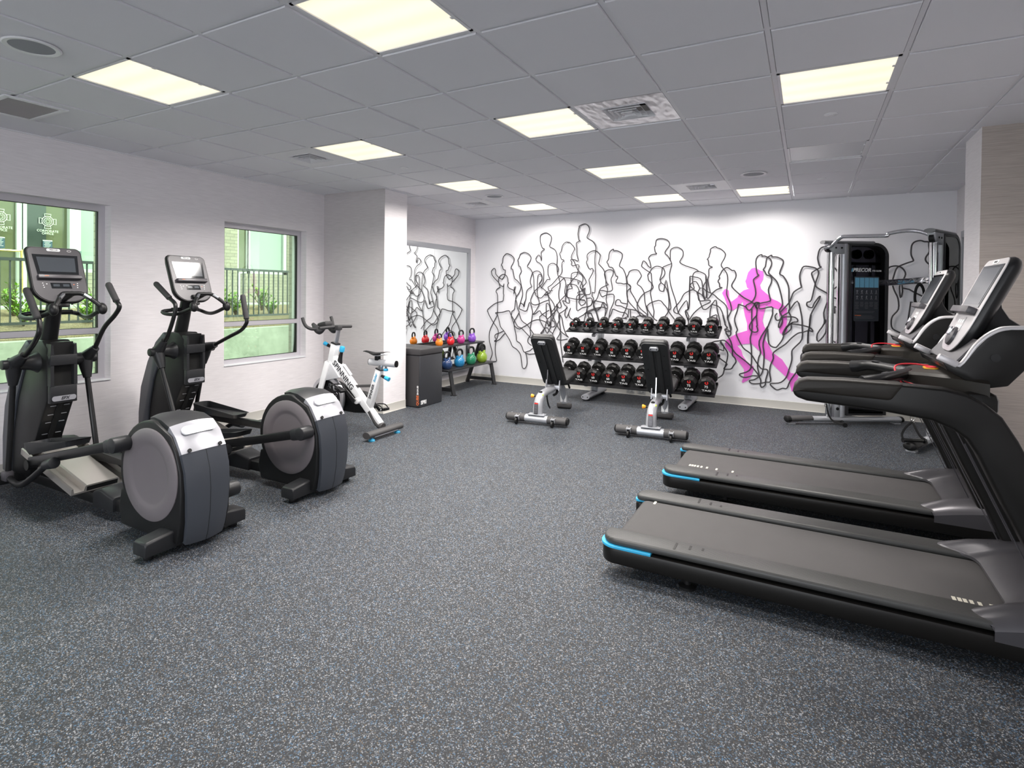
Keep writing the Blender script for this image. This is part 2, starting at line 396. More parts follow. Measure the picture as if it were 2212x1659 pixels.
"232,1387 350,1418 355,1461 334,1569 365,1656 371,1714 351,1750 312,1764 285,1815 268,1837 293,1880 302,1952 315,1996 366,2027 373,2005 431,2000 496,1963 503,1913 464,1785 506,1749 552,1671 575,1585 578,1429 589,1329 577,1286 606,1216 591,1144 548,1057 530,1006 512,919 462,838 424,807 352,853 333,1048;225,1401 233,1314 377,1343 387,1282 385,1231 329,1063 329,1069;329,1055 280,857 295,712 288,530 266,441 234,402 181,361 121,342 148,307 235,311 314,336 379,356 364,471 376,573 407,662 409,741 545,856 614,938 688,1005 744,1022 812,1046 855,1034 848,1062 817,1088 724,1113 617,1123 606,1052 512,976 554,1085 629,1145;165,1393 206,1313 179,1349 218,1401 159,1378",
"721,1609 708,1663 698,1741 710,1809 743,1872 820,1866 888,1841 910,1778 874,1643 835,1440 789,1410 790,1362 845,1343 870,1402 927,1490 923,1451 830,1246 819,1081 804,993 802,808;725,1607 636,1543 602,1458 575,1393 481,1277;577,1286 675,1423 721,1269 735,1164 736,1106 736,930 660,827 623,768 624,654 595,531 565,429 521,368 470,339 376,323 406,279 458,248 522,275 573,280 610,383 702,539 732,619 730,718 779,784 804,744;443,1261 418,1218 438,1168 476,1176 501,1220 583,1279;501,1213 628,1217 679,1190 679,1155 629,1146 579,1101 536,1035;501,1213 464,1119 468,1068 502,1134 501,1213;702,539 685,573 713,593 738,591 775,622;702,539 745,521",
"942,1865 921,1874 899,1961 902,2019 918,2086 959,2119 1025,2112 1075,2063 1089,2015 1069,1949 1062,1882 1121,1796 1131,1644 1067,1568;942,1865 855,1808 834,1769 874,1653 892,1605 1001,1534 1068,1482 1134,1454;1012,1414 976,1279 983,1145 909,1007 919,911 1001,1030 1007,1194 983,1135;1070,1367 1128,1350;1091,1358 1096,1273;1069,938 1102,911 1134,922;1131,1122 1124,1045;836,1250 817,1088 805,1039 806,807",
"1896,1923 1892,1943 1872,1997 1871,2069 1881,2123 1910,2154 1961,2165 1997,2151 2037,2145 2041,2100 2046,2029 2015,1967 2015,1923 2052,1878 2146,1806;1896,1923 1811,1890 1737,1846 1709,1764 1692,1664 1712,1572 1751,1473 1757,1345 1702,1262 1688,1188 1704,1106 1788,1055;1595,1774 1640,1829 1677,1860 1745,1864 1797,1827 1821,1763 1789,1664 1794,1555 1777,1482 1764,1591 1770,1664;1794,1600 1861,1583 1927,1538 2037,1477;1852,1194 1878,1434 2010,1405;1831,1157 1903,1250 1947,1260;2145,1841 2222,1880 2332,1926;2241,1590 2338,1586",
]
PINK="164,1864 197,1846 237,1823 261,1820 275,1765 266,1707 230,1634 248,1576 334,1497 381,1447 446,1419 531,1356 556,1328 557,1277 559,1170 554,1099 567,1042 562,992 524,969 478,1003 468,1081 502,1169 488,1240 472,1212 461,1312 304,1359 304,1330 279,1228 267,1147 282,1089 268,1154 288,1082 309,1046 303,966 304,901 351,830 392,739 438,705 510,652 575,550 614,481 677,475 703,452 691,402 680,323 649,249 627,240 617,289 597,373 551,433 454,526 354,628 295,660 247,737 139,841 31,828 -41,806 12,745 33,673 89,588 170,535 165,476 133,377 93,337 39,303 25,317 51,393 50,489 -20,588 -133,715 -189,779 -197,823 -184,869 -135,909 -53,965 82,1015 81,1111 52,1213 52,1214 37,1287 30,1353 19,1412 -18,1352 -100,1284 -134,1283 -162,1305 -184,1379 -214,1461 -243,1520 -215,1566 -187,1581 -159,1551 -155,1514 -151,1454 -136,1417 -122,1402 -47,1463 -21,1515 33,1560 101,1582 73,1597 63,1641 55,1671 49,1682 62,1715 71,1759 84,1803 124,1854"
# ============================================================ ROOM
T = 0.6096
CEIL = 2.743
XL, XR, YB, YF = -4.74, 2.30, 5.40, -4.7
XM = -4.22
def speckle_floor():
    m, nt, p = new_mat('rubber_floor')
    tc = N(nt, 'ShaderNodeTexCoord')
    nz = N(nt, 'ShaderNodeTexNoise', Scale=260.0, Detail=1.0)
    nt.links.new(tc.outputs['Object'], nz.inputs['Vector'])
    mx = N(nt, 'ShaderNodeVectorMath', operation='MULTIPLY_ADD')
    nt.links.new(nz.outputs['Color'], mx.inputs[0])
    mx.inputs[1].default_value = (0.006, 0.006, 0.006)
    nt.links.new(tc.outputs['Object'], mx.inputs[2])
    vo = N(nt, 'ShaderNodeTexVoronoi', Scale=270.0)
    nt.links.new(mx.outputs['Vector'], vo.inputs['Vector'])
    sep = N(nt, 'ShaderNodeSeparateColor')
    nt.links.new(vo.outputs['Color'], sep.inputs['Color'])
    cr = N(nt, 'ShaderNodeValToRGB')
    cr.color_ramp.interpolation = 'CONSTANT'
    stops = [(0.0, (0.014, 0.0152, 0.018)), (0.36, (0.020, 0.0225, 0.027)), (0.62, (0.040, 0.047, 0.059)), (0.73, (0.105, 0.114, 0.130)),
             (0.84, (0.27, 0.275, 0.285)), (0.915, (0.058, 0.125, 0.21)), (0.970, (0.125, 0.09, 0.055))]
    e = cr.color_ramp.elements
    e[0].position, e[0].color = stops[0][0], (*stops[0][1], 1)
    e[1].position, e[1].color = stops[1][0], (*stops[1][1], 1)
    for pos, c in stops[2:]:
        k = e.new(pos)
        k.color = (*c, 1)
    nt.links.new(sep.outputs['Red'], cr.inputs['Fac'])
    nt.links.new(cr.outputs['Color'], p.inputs['Base Color'])
    p.inputs['Roughness'].default_value = 0.62
    p.inputs['Specular IOR Level'].default_value = 0.35
    b = N(nt, 'ShaderNodeBump', Strength=0.25, Distance=0.002)
    nt.links.new(sep.outputs['Green'], b.inputs['Height'])
    nt.links.new(b.outputs['Normal'], p.inputs['Normal'])
    return m
def vinyl(name, c1, c2, rough=0.6, along='y'):
    """woven wallcovering: fine horizontal streaks"""
    m, nt, p = new_mat(name)
    tc = N(nt, 'ShaderNodeTexCoord')
    mp = N(nt, 'ShaderNodeMapping')
    mp.inputs['Scale'].default_value = (7, 7, 260)
    nt.links.new(tc.outputs['Object'], mp.inputs['Vector'])
    nz = N(nt, 'ShaderNodeTexNoise', Scale=1.0, Detail=3.0)
    nt.links.new(mp.outputs['Vector'], nz.inputs['Vector'])
    cr = N(nt, 'ShaderNodeValToRGB')
    cr.color_ramp.elements[0].position = 0.32
    cr.color_ramp.elements[0].color = (*c1, 1)
    cr.color_ramp.elements[1].position = 0.66
    cr.color_ramp.elements[1].color = (*c2, 1)
    nt.links.new(nz.outputs['Fac'], cr.inputs['Fac'])
    nt.links.new(cr.outputs['Color'], p.inputs['Base Color'])
    p.inputs['Roughness'].default_value = rough
    b = N(nt, 'ShaderNodeBump', Strength=0.25, Distance=0.002)
    nt.links.new(nz.outputs['Fac'], b.inputs['Height'])
    nt.links.new(b.outputs['Normal'], p.inputs['Normal'])
    return m
M_floor = speckle_floor()
M_wall = vinyl('pale_vinyl', (0.76, 0.725, 0.745), (0.86, 0.825, 0.845))
M_taupe2 = vinyl('warm_taupe_vinyl', (0.36, 0.315, 0.285), (0.46, 0.405, 0.37))
M_taupe = vinyl('taupe_vinyl', (0.52, 0.49, 0.495), (0.62, 0.585, 0.59))
M_mural = mat('mural_wall_white', (0.84, 0.835, 0.87), 0.45, bump=0.05, bscale=200)
M_base = mat('cove_base_rubber', (0.50, 0.485, 0.45), 0.5)
M_tile = mat('ceiling_tile', (0.78, 0.78, 0.82), 0.9, bump=0.3, bscale=700)
M_tbar = mat('ceiling_tbar_white', (0.80, 0.80, 0.83), 0.5)
M_alu = mat('window_aluminium', (0.62, 0.60, 0.64), 0.35, 0.3)
M_black = mat('black_gasket', (0.015, 0.015, 0.017), 0.5)
M_sill = mat('white_sill', (0.82, 0.83, 0.86), 0.4)
def glass_mat(name, tint, refl=0.08):
    m, nt, p = new_mat(name)
    nt.nodes.remove(p)
    out = nt.nodes['Material Output']
    tr = N(nt, 'ShaderNodeBsdfTransparent')
    tr.inputs['Color'].default_value = (*tint, 1)
    gl = N(nt, 'ShaderNodeBsdfGlossy', Roughness=0.0)
    fr = N(nt, 'ShaderNodeFresnel', IOR=1.5)
    mxs = N(nt, 'ShaderNodeMixShader')
    nt.links.new(fr.outputs['Fac'], mxs.inputs['Fac'])
    nt.links.new(tr.outputs['BSDF'], mxs.inputs[1])
    nt.links.new(gl.outputs['BSDF'], mxs.inputs[2])
    nt.links.new(mxs.outputs['Shader'], out.inputs['Surface'])
    return m
M_glass = glass_mat('green_window_glass', (0.80, 0.93, 0.80))

# floor and ceiling slab
b = B().box(((XL + XR) / 2, (YF + YB) / 2, -0.05), (XR - XL + 0.5, YB - YF + 0.5, 0.1))
struct(b.build('floor', M_floor, smooth=0))
LIGHTS = list(LAMPS)
UNLIT = (1, 4)
VENTS = [(-1, 1, 'metal'), (-1, 6, 'white'), (-6, 1, 'white'), (-6, 6, 'white')]
holes = set(LIGHTS) | {UNLIT} | {(v[0], v[1]) for v in VENTS}
b = B()
for i in range(-9, 5):
    for j in range(-8, 10):
        if (i, j) in holes:
            continue
        x0, x1, y0, y1 = i * T + 0.013, (i + 1) * T - 0.013, j * T + 0.013, (j + 1) * T - 0.013
        x0, x1, y0, y1 = max(x0, XL), min(x1, XR), max(y0, YF), min(y1, YB)
        if x1 - x0 < 0.02 or y1 - y0 < 0.02:
            continue
        e = 0.004
        z0, z1 = CEIL - 0.007, CEIL + 0.012
        b.quad([(x0 + e, y0 + e, z0), (x0 + e, y1 - e, z0), (x1 - e, y1 - e, z0), (x1 - e, y0 + e, z0)])
        lo = [(x0 + e, y0 + e, z0), (x0 + e, y1 - e, z0), (x1 - e, y1 - e, z0), (x1 - e, y0 + e, z0)]
        hi = [(x0, y0, z1), (x0, y1, z1), (x1, y1, z1), (x1, y0, z1)]
        for q in range(4):
            b.quad([lo[q], hi[q], hi[(q + 1) % 4], lo[(q + 1) % 4]])
b.box(((XL + XR) / 2, (YF + YB) / 2, CEIL + 0.26), (XR - XL + 0.8, YB - YF + 0.8, 0.1))  # unseen roof slab, added to keep sun and sky light out
ceil = struct(b.build('ceiling', M_tile, smooth=0))
b = B()
for i in range(-8, 5):
    if XL < i * T < XR:
        b.box((i * T, (YF + YB) / 2, CEIL + 0.004), (0.024, YB - YF, 0.006))
for j in range(-8, 10):
    if YF < j * T < YB:
        b.box(((XL + XR) / 2, j * T, CEIL + 0.0045), (XR - XL, 0.024, 0.006))
b.box((XL + 0.008, (YF + 2.45) / 2, CEIL - 0.004), (0.016, 2.45 - YF, 0.02))
struct(b.build('ceiling_grid', M_tbar, ceil, smooth=0))

# walls
def wall_piece(b, axis, pos, th, u0, u1, z0, z1):
    if axis == 'x':
        b.box((pos, (u0 + u1) / 2, (z0 + z1) / 2), (th, u1 - u0, z1 - z0))
    else:
        b.box(((u0 + u1) / 2, pos, (z0 + z1) / 2), (u1 - u0, th, z1 - z0))
W1 = (-2.55, -0.125, 0.668, 2.243)
W2 = (1.012, 2.15, 0.660, 2.234)
ZT = CEIL + 0.05
b = B()
xl = XL - 0.125
for (u0, u1, z0, z1) in ((YF - 0.2, W1[0], 0, ZT), (W1[0], W1[1], 0, W1[2]), (W1[0], W1[1], W1[3], ZT), (W1[1], W2[0], 0, ZT),
                         (W2[0], W2[1], 0, W2[2]), (W2[0], W2[1], W2[3], ZT), (W2[1], 2.6, 0, ZT)):
    wall_piece(b, 'x', xl, 0.25, u0, u1, z0, z1)
struct(b.build('wall_left', M_wall, smooth=0))
b = B().box((XM - 0.1, (2.88 + YB + 0.2) / 2, ZT / 2), (0.2, YB + 0.2 - 2.88, ZT))
struct(b.build('wall_mirror', M_wall, smooth=0))
b = B().box(((XM + XR) / 2, YB + 0.1, ZT / 2), (XR - XM + 0.4, 0.2, ZT))
struct(b.build('wall_back', M_mural, smooth=0))
b = B().box((XR + 0.1, (YF + YB) / 2, ZT / 2), (0.2, YB - YF + 0.4, ZT))
struct(b.build('wall_right', M_wall, smooth=0))
b = B()
WF = (-3.6, 1.9, 0.12, 2.62)  # added opening in the unseen wall, lets in daylight fill
for (u0, u1, z0, z1) in ((XL - 0.2, WF[0], 0, ZT), (WF[1], XR + 0.2, 0, ZT), (WF[0], WF[1], 0, WF[2]), (WF[0], WF[1], WF[3], ZT)):
    wall_piece(b, 'y', YF - 0.1, 0.2, u0, u1, z0, z1)
struct(b.build('wall_front', M_wall, smooth=0))
b = B()
for k in range(5):
    b.box((WF[0] + (WF[1] - WF[0]) * k / 4, YF - 0.1, 1.37), (0.05, 0.06, 2.5))
struct(B().box((-0.8, YF - 4.2, -0.02), (14, 8, 0.04)).build('ground_light_blocker', mat('dark_light_blocker', (0.05, 0.05, 0.055), 0.9), smooth=0))  # unseen slab, added to block sky light from below the fill window
fr3 = struct(b.build('window_3', M_alu, smooth=0))  # bars of the added fill window behind the camera
# left column: pale side, taupe front face
def column(name, x0, x1, y0, y1, face):
    c = B().box(((x0 + x1) / 2, (y0 + y1) / 2 + 0.002, ZT / 2), (x1 - x0, y1 - y0 - 0.004, ZT)).build(name, M_wall, smooth=0)
    struct(c)
    f = B().box(((x0 + x1) / 2, y0 + 0.001, ZT / 2), (x1 - x0 - 0.002, 0.006, ZT)).build('taupe_face', face, c, smooth=0)
    return c
column('wall_column_left', XL - 0.2, -3.735, 2.45, 2.885, M_taupe)
column('wall_column_right', 1.89, XR + 0.05, 2.37, 2.85, M_taupe2)
# cove base
def cove(b, axis, pos, sgn, u0, u1, h=0.105):
    prof = [(0.0, 0.0), (0.014 * sgn, 0.0), (0.010 * sgn, 0.004), (0.005 * sgn, 0.014), (0.004 * sgn, h - 0.003), (0.0, h)]
    if axis == 'x':
        b.prism([(pos + p[0], p[1]) for p in prof], 'y', u0, u1)
    else:
        b.prism([(pos + p[0], p[1]) for p in prof], 'x', u0, u1)
struct((lambda b: (cove(b, 'x', XL, 1, YF, 2.45), b)[1])(B()).build('baseboard_left', M_base))
b = B()
cove(b, 'y', 2.45, -1, XL, -3.735)
cove(b, 'x', -3.735, 1, 2.44, 2.885)
struct(b.build('baseboard_column', M_base))
struct((lambda b: (cove(b, 'x', XM, 1, 2.885, YB), b)[1])(B()).build('baseboard_mirror', M_base))
struct((lambda b: (cove(b, 'y', YB, -1, XM, XR), b)[1])(B()).build('baseboard_back', M_base))
b = B()
cove(b, 'x', XR, -1, 2.85, YB)
cove(b, 'x', XR, -1, YF, 2.37)
cove(b, 'x', 1.89, -1, 2.36, 2.86)
cove(b, 'y', 2.37, -1, 1.88, XR)
struct(b.build('baseboard_right', M_base))

# windows
def window(n, W, xg=-4.86):
    y0, y1, z0, z1 = W
    b = B()
    fw, fd = 0.055, 0.05
    yc, zc = (y0 + y1) / 2, (z0 + z1) / 2
    b.box((xg, yc, z1 - fw / 2), (fd, y1 - y0, fw))
    b.box((xg, yc, z0 + fw / 2), (fd, y1 - y0, fw))
    b.box((xg, y0 + fw / 2, zc), (fd, fw, z1 - z0 - 2 * fw))
    b.box((xg, y1 - fw / 2, zc), (fd, fw, z1 - z0 - 2 * fw))
    b.box((xg, yc, 1.11), (fd, y1 - y0 - 2 * fw, 0.05))
    fr = struct(b.build('window_%d' % n, M_alu, smooth=0))
    b = B()
    for (a, c) in ((z0 + fw, 1.085), (1.135, z1 - fw)):
        for yy in (y0 + fw, y1 - fw):
            b.box((xg + 0.004, yy, (a + c) / 2), (0.03, 0.016, c - a - 0.008))
        for zz in (a, c):
            b.box((xg + 0.004, yc, zz), (0.03, y1 - y0 - 2 * fw - 0.02, 0.008))
    b.build('window_gasket', M_black, fr, smooth=0)
    for (a, c) in ((z0 + fw, 1.085), (1.135, z1 - fw)):
        B().box((xg, yc, (a + c) / 2), (0.008, y1 - y0 - 2 * fw, c - a)).build('window_pane', M_glass, fr, smooth=0)
    B().box((XL - 0.05, yc, z0 + 0.004), (0.12, y1 - y0, 0.012), bev=0.003).build('window_sill', M_sill, fr)
window(1, W1)
window(2, W2)

# ------------------------------------------------------------ ceiling fixtures
def diffuser_mat():
    m, nt, p = new_mat('lit_prismatic_diffuser')
    tc = N(nt, 'ShaderNodeTexCoord')
    sep = N(nt, 'ShaderNodeSeparateXYZ')
    nt.links.new(tc.outputs['Object'], sep.inputs['Vector'])
    mul = N(nt, 'ShaderNodeMath', operation='MULTIPLY')
    mul.inputs[1].default_value = 2 * PI / 0.185
    nt.links.new(sep.outputs['Y'], mul.inputs[0])
    cs = N(nt, 'ShaderNodeMath', operation='COSINE')
    nt.links.new(mul.outputs[0], cs.inputs[0])
    mr = N(nt, 'ShaderNodeMapRange')
    mr.inputs['From Min'].default_value = -1
    mr.inputs['To Min'].default_value = 0.90
    mr.inputs['To Max'].default_value = 1.06
    nt.links.new(cs.outputs[0], mr.inputs['Value'])
    ck = N(nt, 'ShaderNodeTexChecker', Scale=130.0)
    ck.inputs['Color1'].default_value = (1, 1, 1, 1)
    ck.inputs['Color2'].default_value = (0.93, 0.93, 0.93, 1)
    nt.links.new(tc.outputs['Object'], ck.inputs['Vector'])
    mm = N(nt, 'ShaderNodeMath', operation='MULTIPLY')
    nt.links.new(mr.outputs['Result'], mm.inputs[0])
    nt.links.new(ck.outputs['Fac'], mm.inputs[1])
    mad = N(nt, 'ShaderNodeMath', operation='MULTIPLY_ADD')
    nt.links.new(ck.outputs['Fac'], mad.inputs[0])
    mad.inputs[1].default_value = 0.05
    nt.links.new(mr.outputs['Result'], mad.inputs[2])
    p.inputs['Base Color'].default_value = (0.6, 0.58, 0.5, 1)
    p.inputs['Emission Color'].default_value = (1.0, 0.90, 0.66, 1)
    nt.links.new(mad.outputs[0], p.inputs['Emission Strength'])
    p.inputs['Roughness'].default_value = 0.35
    return m
M_diff = diffuser_mat()
M_white = mat('white_enamel', (0.80, 0.80, 0.83), 0.45)
M_diff_off = mat('unlit_diffuser', (0.66, 0.66, 0.70), 0.35)
def troffer(i, j, lit, label):
    cx, cy = (i + 0.5) * T, (j + 0.5) * T
    t = thing('ceiling_light', label, 'ceiling light', (cx, cy, CEIL), 0, 'square ceiling light panels')
    b = B()
    h = T / 2 - 0.013
    for s in (-1, 1):
        b.box((s * (h - 0.008), 0, 0.004), (0.016, 2 * h, 0.014))
        b.box((0, s * (h - 0.008), 0.004), (2 * h, 0.016, 0.014))
    b.box((0, 0, 0.10), (2 * h, 2 * h, 0.01))
    b.build('frame', M_white, t, smooth=0)
    B().box((0, 0, 0.006), (2 * h - 0.034, 2 * h - 0.034, 0.006)).build('diffuser', M_diff if lit else M_diff_off, t, smooth=0)
    b = B()
    for s in (-1, 1):
        b.box((h - 0.022, s * 0.14, 0.0), (0.012, 0.022, 0.006))
    b.build('latch', M_white, t, smooth=0)
    if lit:
        area = bpy.data.lights.new('troffer_tubes', 'AREA')
        area.shape = 'SQUARE'
        area.size = 0.54
        area.color = LAMP_COLOR
        k, sp = LAMPS[(i, j)]
        area.energy = LAMP_POWER * k
        area.spread = R(sp)
        o = bpy.data.objects.new('troffer_lamp', area)
        COL.objects.link(o)
        o.parent = t
        o.location = (0, 0, -0.004)
LLAB = {(-5, -2): 'lit square ceiling panel above the near elliptical, beside the round speaker',
        (-2, -2): 'largest lit ceiling panel, cut off by the top edge of the photo',
        (-5, 1): 'lit square ceiling panel right beside the vent over the left wall',
        (-2, 1): 'lit square ceiling panel touching the shiny metal vent plate',
        (-2, 4): 'lit square ceiling panel in the middle row, over the dumbbell rack side',
        (1, 1): 'lit ceiling panel at upper right, above the far treadmill',
        (0, 7): 'lit far ceiling panel nearest the cable machine, against the mural wall',
        (-2, 7): 'lit far ceiling panel above the middle of the mural wall',
        (-5, 4): 'lit square ceiling panel just beyond the left column',
        (-5, 7): 'lit far ceiling panel above the left end of the mural',
        }
for c in LIGHTS:
    troffer(c[0], c[1], True, LLAB[c])
troffer(UNLIT[0], UNLIT[1], False, 'unlit ceiling panel, the only dark one among the square lights')
def wavy_metal():
    m, nt, p = new_mat('wavy_sheet_metal')
    p.inputs['Base Color'].default_value = (0.72, 0.71, 0.74, 1)
    p.inputs['Metallic'].default_value = 0.9
    p.inputs['Roughness'].default_value = 0.32
    tc = N(nt, 'ShaderNodeTexCoord')
    mp = N(nt, 'ShaderNodeMapping')
    mp.inputs['Scale'].default_value = (9, 3.5, 1)
    nt.links.new(tc.outputs['Object'], mp.inputs['Vector'])
    nz = N(nt, 'ShaderNodeTexNoise', Scale=2.0, Detail=1.0)
    nt.links.new(mp.outputs['Vector'], nz.inputs['Vector'])
    bp = N(nt, 'ShaderNodeBump', Strength=0.22, Distance=0.05)
    nt.links.new(nz.outputs['Fac'], bp.inputs['Height'])
    nt.links.new(bp.outputs['Normal'], p.inputs['Normal'])
    return m
M_wavy = wavy_metal()
M_dark = mat('vent_dark', (0.02, 0.02, 0.022), 0.8)
def vent(i, j, kind, label):
    cx, cy = (i + 0.5) * T, (j + 0.5) * T
    t = thing('ceiling_vent', label, 'air vent', (cx, cy, CEIL), 0, 'ceiling air diffusers')
    h = T / 2 - 0.013
    b = B()
    for (x, y, dx, dy) in ((0, (h + 0.15) / 2, 2 * h, h - 0.15), (0, -(h + 0.15) / 2, 2 * h, h - 0.15), ((h + 0.15) / 2, 0, h - 0.15, 0.3), (-(h + 0.15) / 2, 0, h - 0.15, 0.3)):
        b.box((x, y, 0.001), (dx, dy, 0.004))
    b.build('backing_panel', M_wavy if kind == 'metal' else M_white, t, smooth=0)
    B().box((0, 0, 0.09), (0.31, 0.31, 0.01)).build('duct_opening', M_dark, t, smooth=0)
    for r0, z in ((0.15, -0.004), (0.112, -0.008), (0.076, -0.010), (0.042, -0.012)):
        r1 = r0 - 0.028
        lo = [(sx * r0, sy * r0, z) for sx, sy in ((-1, -1), (1, -1), (1, 1), (-1, 1))]
        hi = [(sx * r1, sy * r1, z + 0.034) for sx, sy in ((-1, -1), (1, -1), (1, 1), (-1, 1))]
        b = B()
        for q in range(4):
            p = (q + 1) % 4
            b.quad([lo[q], lo[p], hi[p], hi[q]])
            b.quad([(lo[q][0], lo[q][1], z + 0.003), (hi[q][0], hi[q][1], z + 0.037), (hi[p][0], hi[p][1], z + 0.037), (lo[p][0], lo[p][1], z + 0.003)])
            b.quad([lo[p], lo[q], (lo[q][0], lo[q][1], z + 0.003), (lo[p][0], lo[p][1], z + 0.003)])
        if r0 < 0.05:
            b.box((0, 0, z + 0.012), (0.05, 0.05, 0.003))
        b.build('louver_ring', M_white, t, smooth=0)
VLAB = ['air diffuser set in a shiny wavy metal plate in the ceiling', 'air diffuser in a white plate near the mural wall',
        'air diffuser in a white plate over the left wall beside a lit panel', 'far left air diffuser in the ceiling beyond the column']
for (i, j, k), l in zip(VENTS, VLAB):
    vent(i, j, k, l)
M_grille = mat('speaker_grille', (0.30, 0.31, 0.34), 0.7, bump=0.5, bscale=1500)
for (x, y, l) in ((-2.72, -1.53, 'round ceiling speaker at the upper left corner of the photo'), (0.29, 3.39, 'round ceiling speaker on the right side, before the far vent'),
                  (-2.77, 3.45, 'round ceiling speaker far left, past the column')):
    t = thing('ceiling_speaker', l, 'speaker', (x, y, CEIL), 0, 'round ceiling speakers')
    B().lathe([(0.118, -0.007), (0.125, -0.012), (0.118, -0.018), (0.098, -0.016), (0.096, -0.010)], n=40).build('trim_ring', M_white, t)
    B().lathe([(0.0, -0.017), (0.06, -0.0165), (0.097, -0.014), (0.097, -0.009)], n=40).build('grille', M_grille, t)
for (x, y, l) in ((0.915, 1.545, 'flat round ceiling sprinkler cover beside the right lit panel'), (0.905, 3.96, 'flat round ceiling sprinkler cover beyond the unlit panel'),
                  (-2.78, 1.606, 'flat round ceiling sprinkler cover over the spin bike'), (-2.76, 3.97, 'flat round ceiling sprinkler cover before the far left lit panel')):
    t = thing('sprinkler_cover', l, 'sprinkler', (x, y, CEIL), 0, 'sprinkler covers')
    B().lathe([(0.0, -0.014), (0.038, -0.013), (0.042, -0.010), (0.042, -0.006)], n=32).build('cover_plate', M_white, t)
    B().lathe([(0.016, -0.0165), (0.018, -0.013)], n=20).build('center_disc', M_tbar, t)
t = thing('recessed_fixture', 'unlit rectangular recessed fixture in the ceiling above the first window', 'ceiling light', (-4.01, -1.083, CEIL))
b = B()
for (x, y, dx, dy) in ((0, 0.165, 0.53, 0.036), (0, -0.165, 0.53, 0.036), (0.245, 0, 0.04, 0.30), (-0.245, 0, 0.04, 0.30)):
    b.box((x, y, -0.012), (dx, dy, 0.010), bev=0.002)
b.build('frame', M_white, t)
B().box((0, 0, -0.010), (0.45, 0.295, 0.006)).build('lens', mat('brown_grey_lens', (0.22, 0.205, 0.20), 0.25), t, smooth=0)

# ------------------------------------------------------------ mirrors
def mirror_mat():
    m, nt, p = new_mat('mirror_silver')
    p.inputs['Base Color'].default_value = (0.86, 0.89, 0.88, 1)
    p.inputs['Metallic'].default_value = 1
    p.inputs['Roughness'].default_value = 0.015
    return m
M_mirror = mirror_mat()
M_mframe = mat('grey_mirror_frame', (0.36, 0.37, 0.40), 0.4, 0.2)
def mirror(label, x, s, y0, y1, z0, z1, seam):
    t = thing('wall_mirror', label, 'mirror', (x, (y0 + y1) / 2, z0))
    L, H = y1 - y0, z1 - z0
    b = B()
    w = 0.075
    for zz in (w / 2, H - w / 2):
        b.box((s * 0.014, 0, zz), (0.028, L, w), bev=0.003)
    for yy in (-L / 2 + w / 2, L / 2 - w / 2):
        b.box((s * 0.014, yy, H / 2), (0.028, w, H - 2 * w), bev=0.003)
    b.build('frame', M_mframe, t)
    for (a, c) in ((-L / 2 + w, seam - 0.001), (seam + 0.001, L / 2 - w)):
        B().box((s * 0.006, (a + c) / 2, H / 2), (0.006, c - a, H - 2 * w)).build('mirror_pane', M_mirror, t, smooth=0)
mirror('tall grey-framed mirror behind the kettlebell rack, reflecting the mural', XM, 1, 2.95, 5.21, 0.18, 2.225, 0.10)
mirror('grey-framed mirror on the right wall behind the cable machine', XR, -1, 3.0, 5.03, 0.18, 2.225, 0.0)
M_plate = mat('outlet_plate', (0.52, 0.51, 0.50), 0.4)
for x, l in ((-1.50, 'left one of two wall outlets under the dumbbell rack'), (-1.335, 'right one of two wall outlets under the dumbbell rack')):
    t = thing('wall_outlet', l, 'outlet', (x, YB - 0.005, 0.058), 0, 'outlets under the rack')
    B().box((0, -0.003, 0), (0.115, 0.006, 0.07), bev=0.002).build('cover_plate', M_plate, t)
    for s in (-1, 1):
        B().box((s * 0.024, -0.0065, 0), (0.03, 0.003, 0.034), bev=0.001).build('socket', mat('socket_face', (0.4, 0.4, 0.4), 0.4), t)

# ------------------------------------------------------------ mural
M_line = mat('mural_line_charcoal', (0.042, 0.038, 0.044), 0.5)
M_pink = mat('mural_pink', (0.83, 0.15, 0.67), 0.5)
mur = thing('runner_mural', 'wall mural of overlapping black outlined runners and one pink silhouette', 'mural', (0, YB, 0))
def dec(s):
    return [tuple(int(q) / 1000 for q in p.split(',')) for p in s.split()]
for fi, f in enumerate(MURAL):
    b = B()
    for s in f.split(';'):
        P = [(x, -0.022, z) for x, z in dec(s)]
        b.tube(P, 0.0085 if fi > 17 else 0.0075, n=6, k=3 if len(P) > 4 else 1, up=(0, 1, 0), rh=0.5)
    b.build('runner_outline', M_line, mur)
B().prism(dec(PINK), 'y', -0.006, -0.0005).build('runner_silhouette', M_pink, mur, smooth=0)['label'] = 'pink running figure'
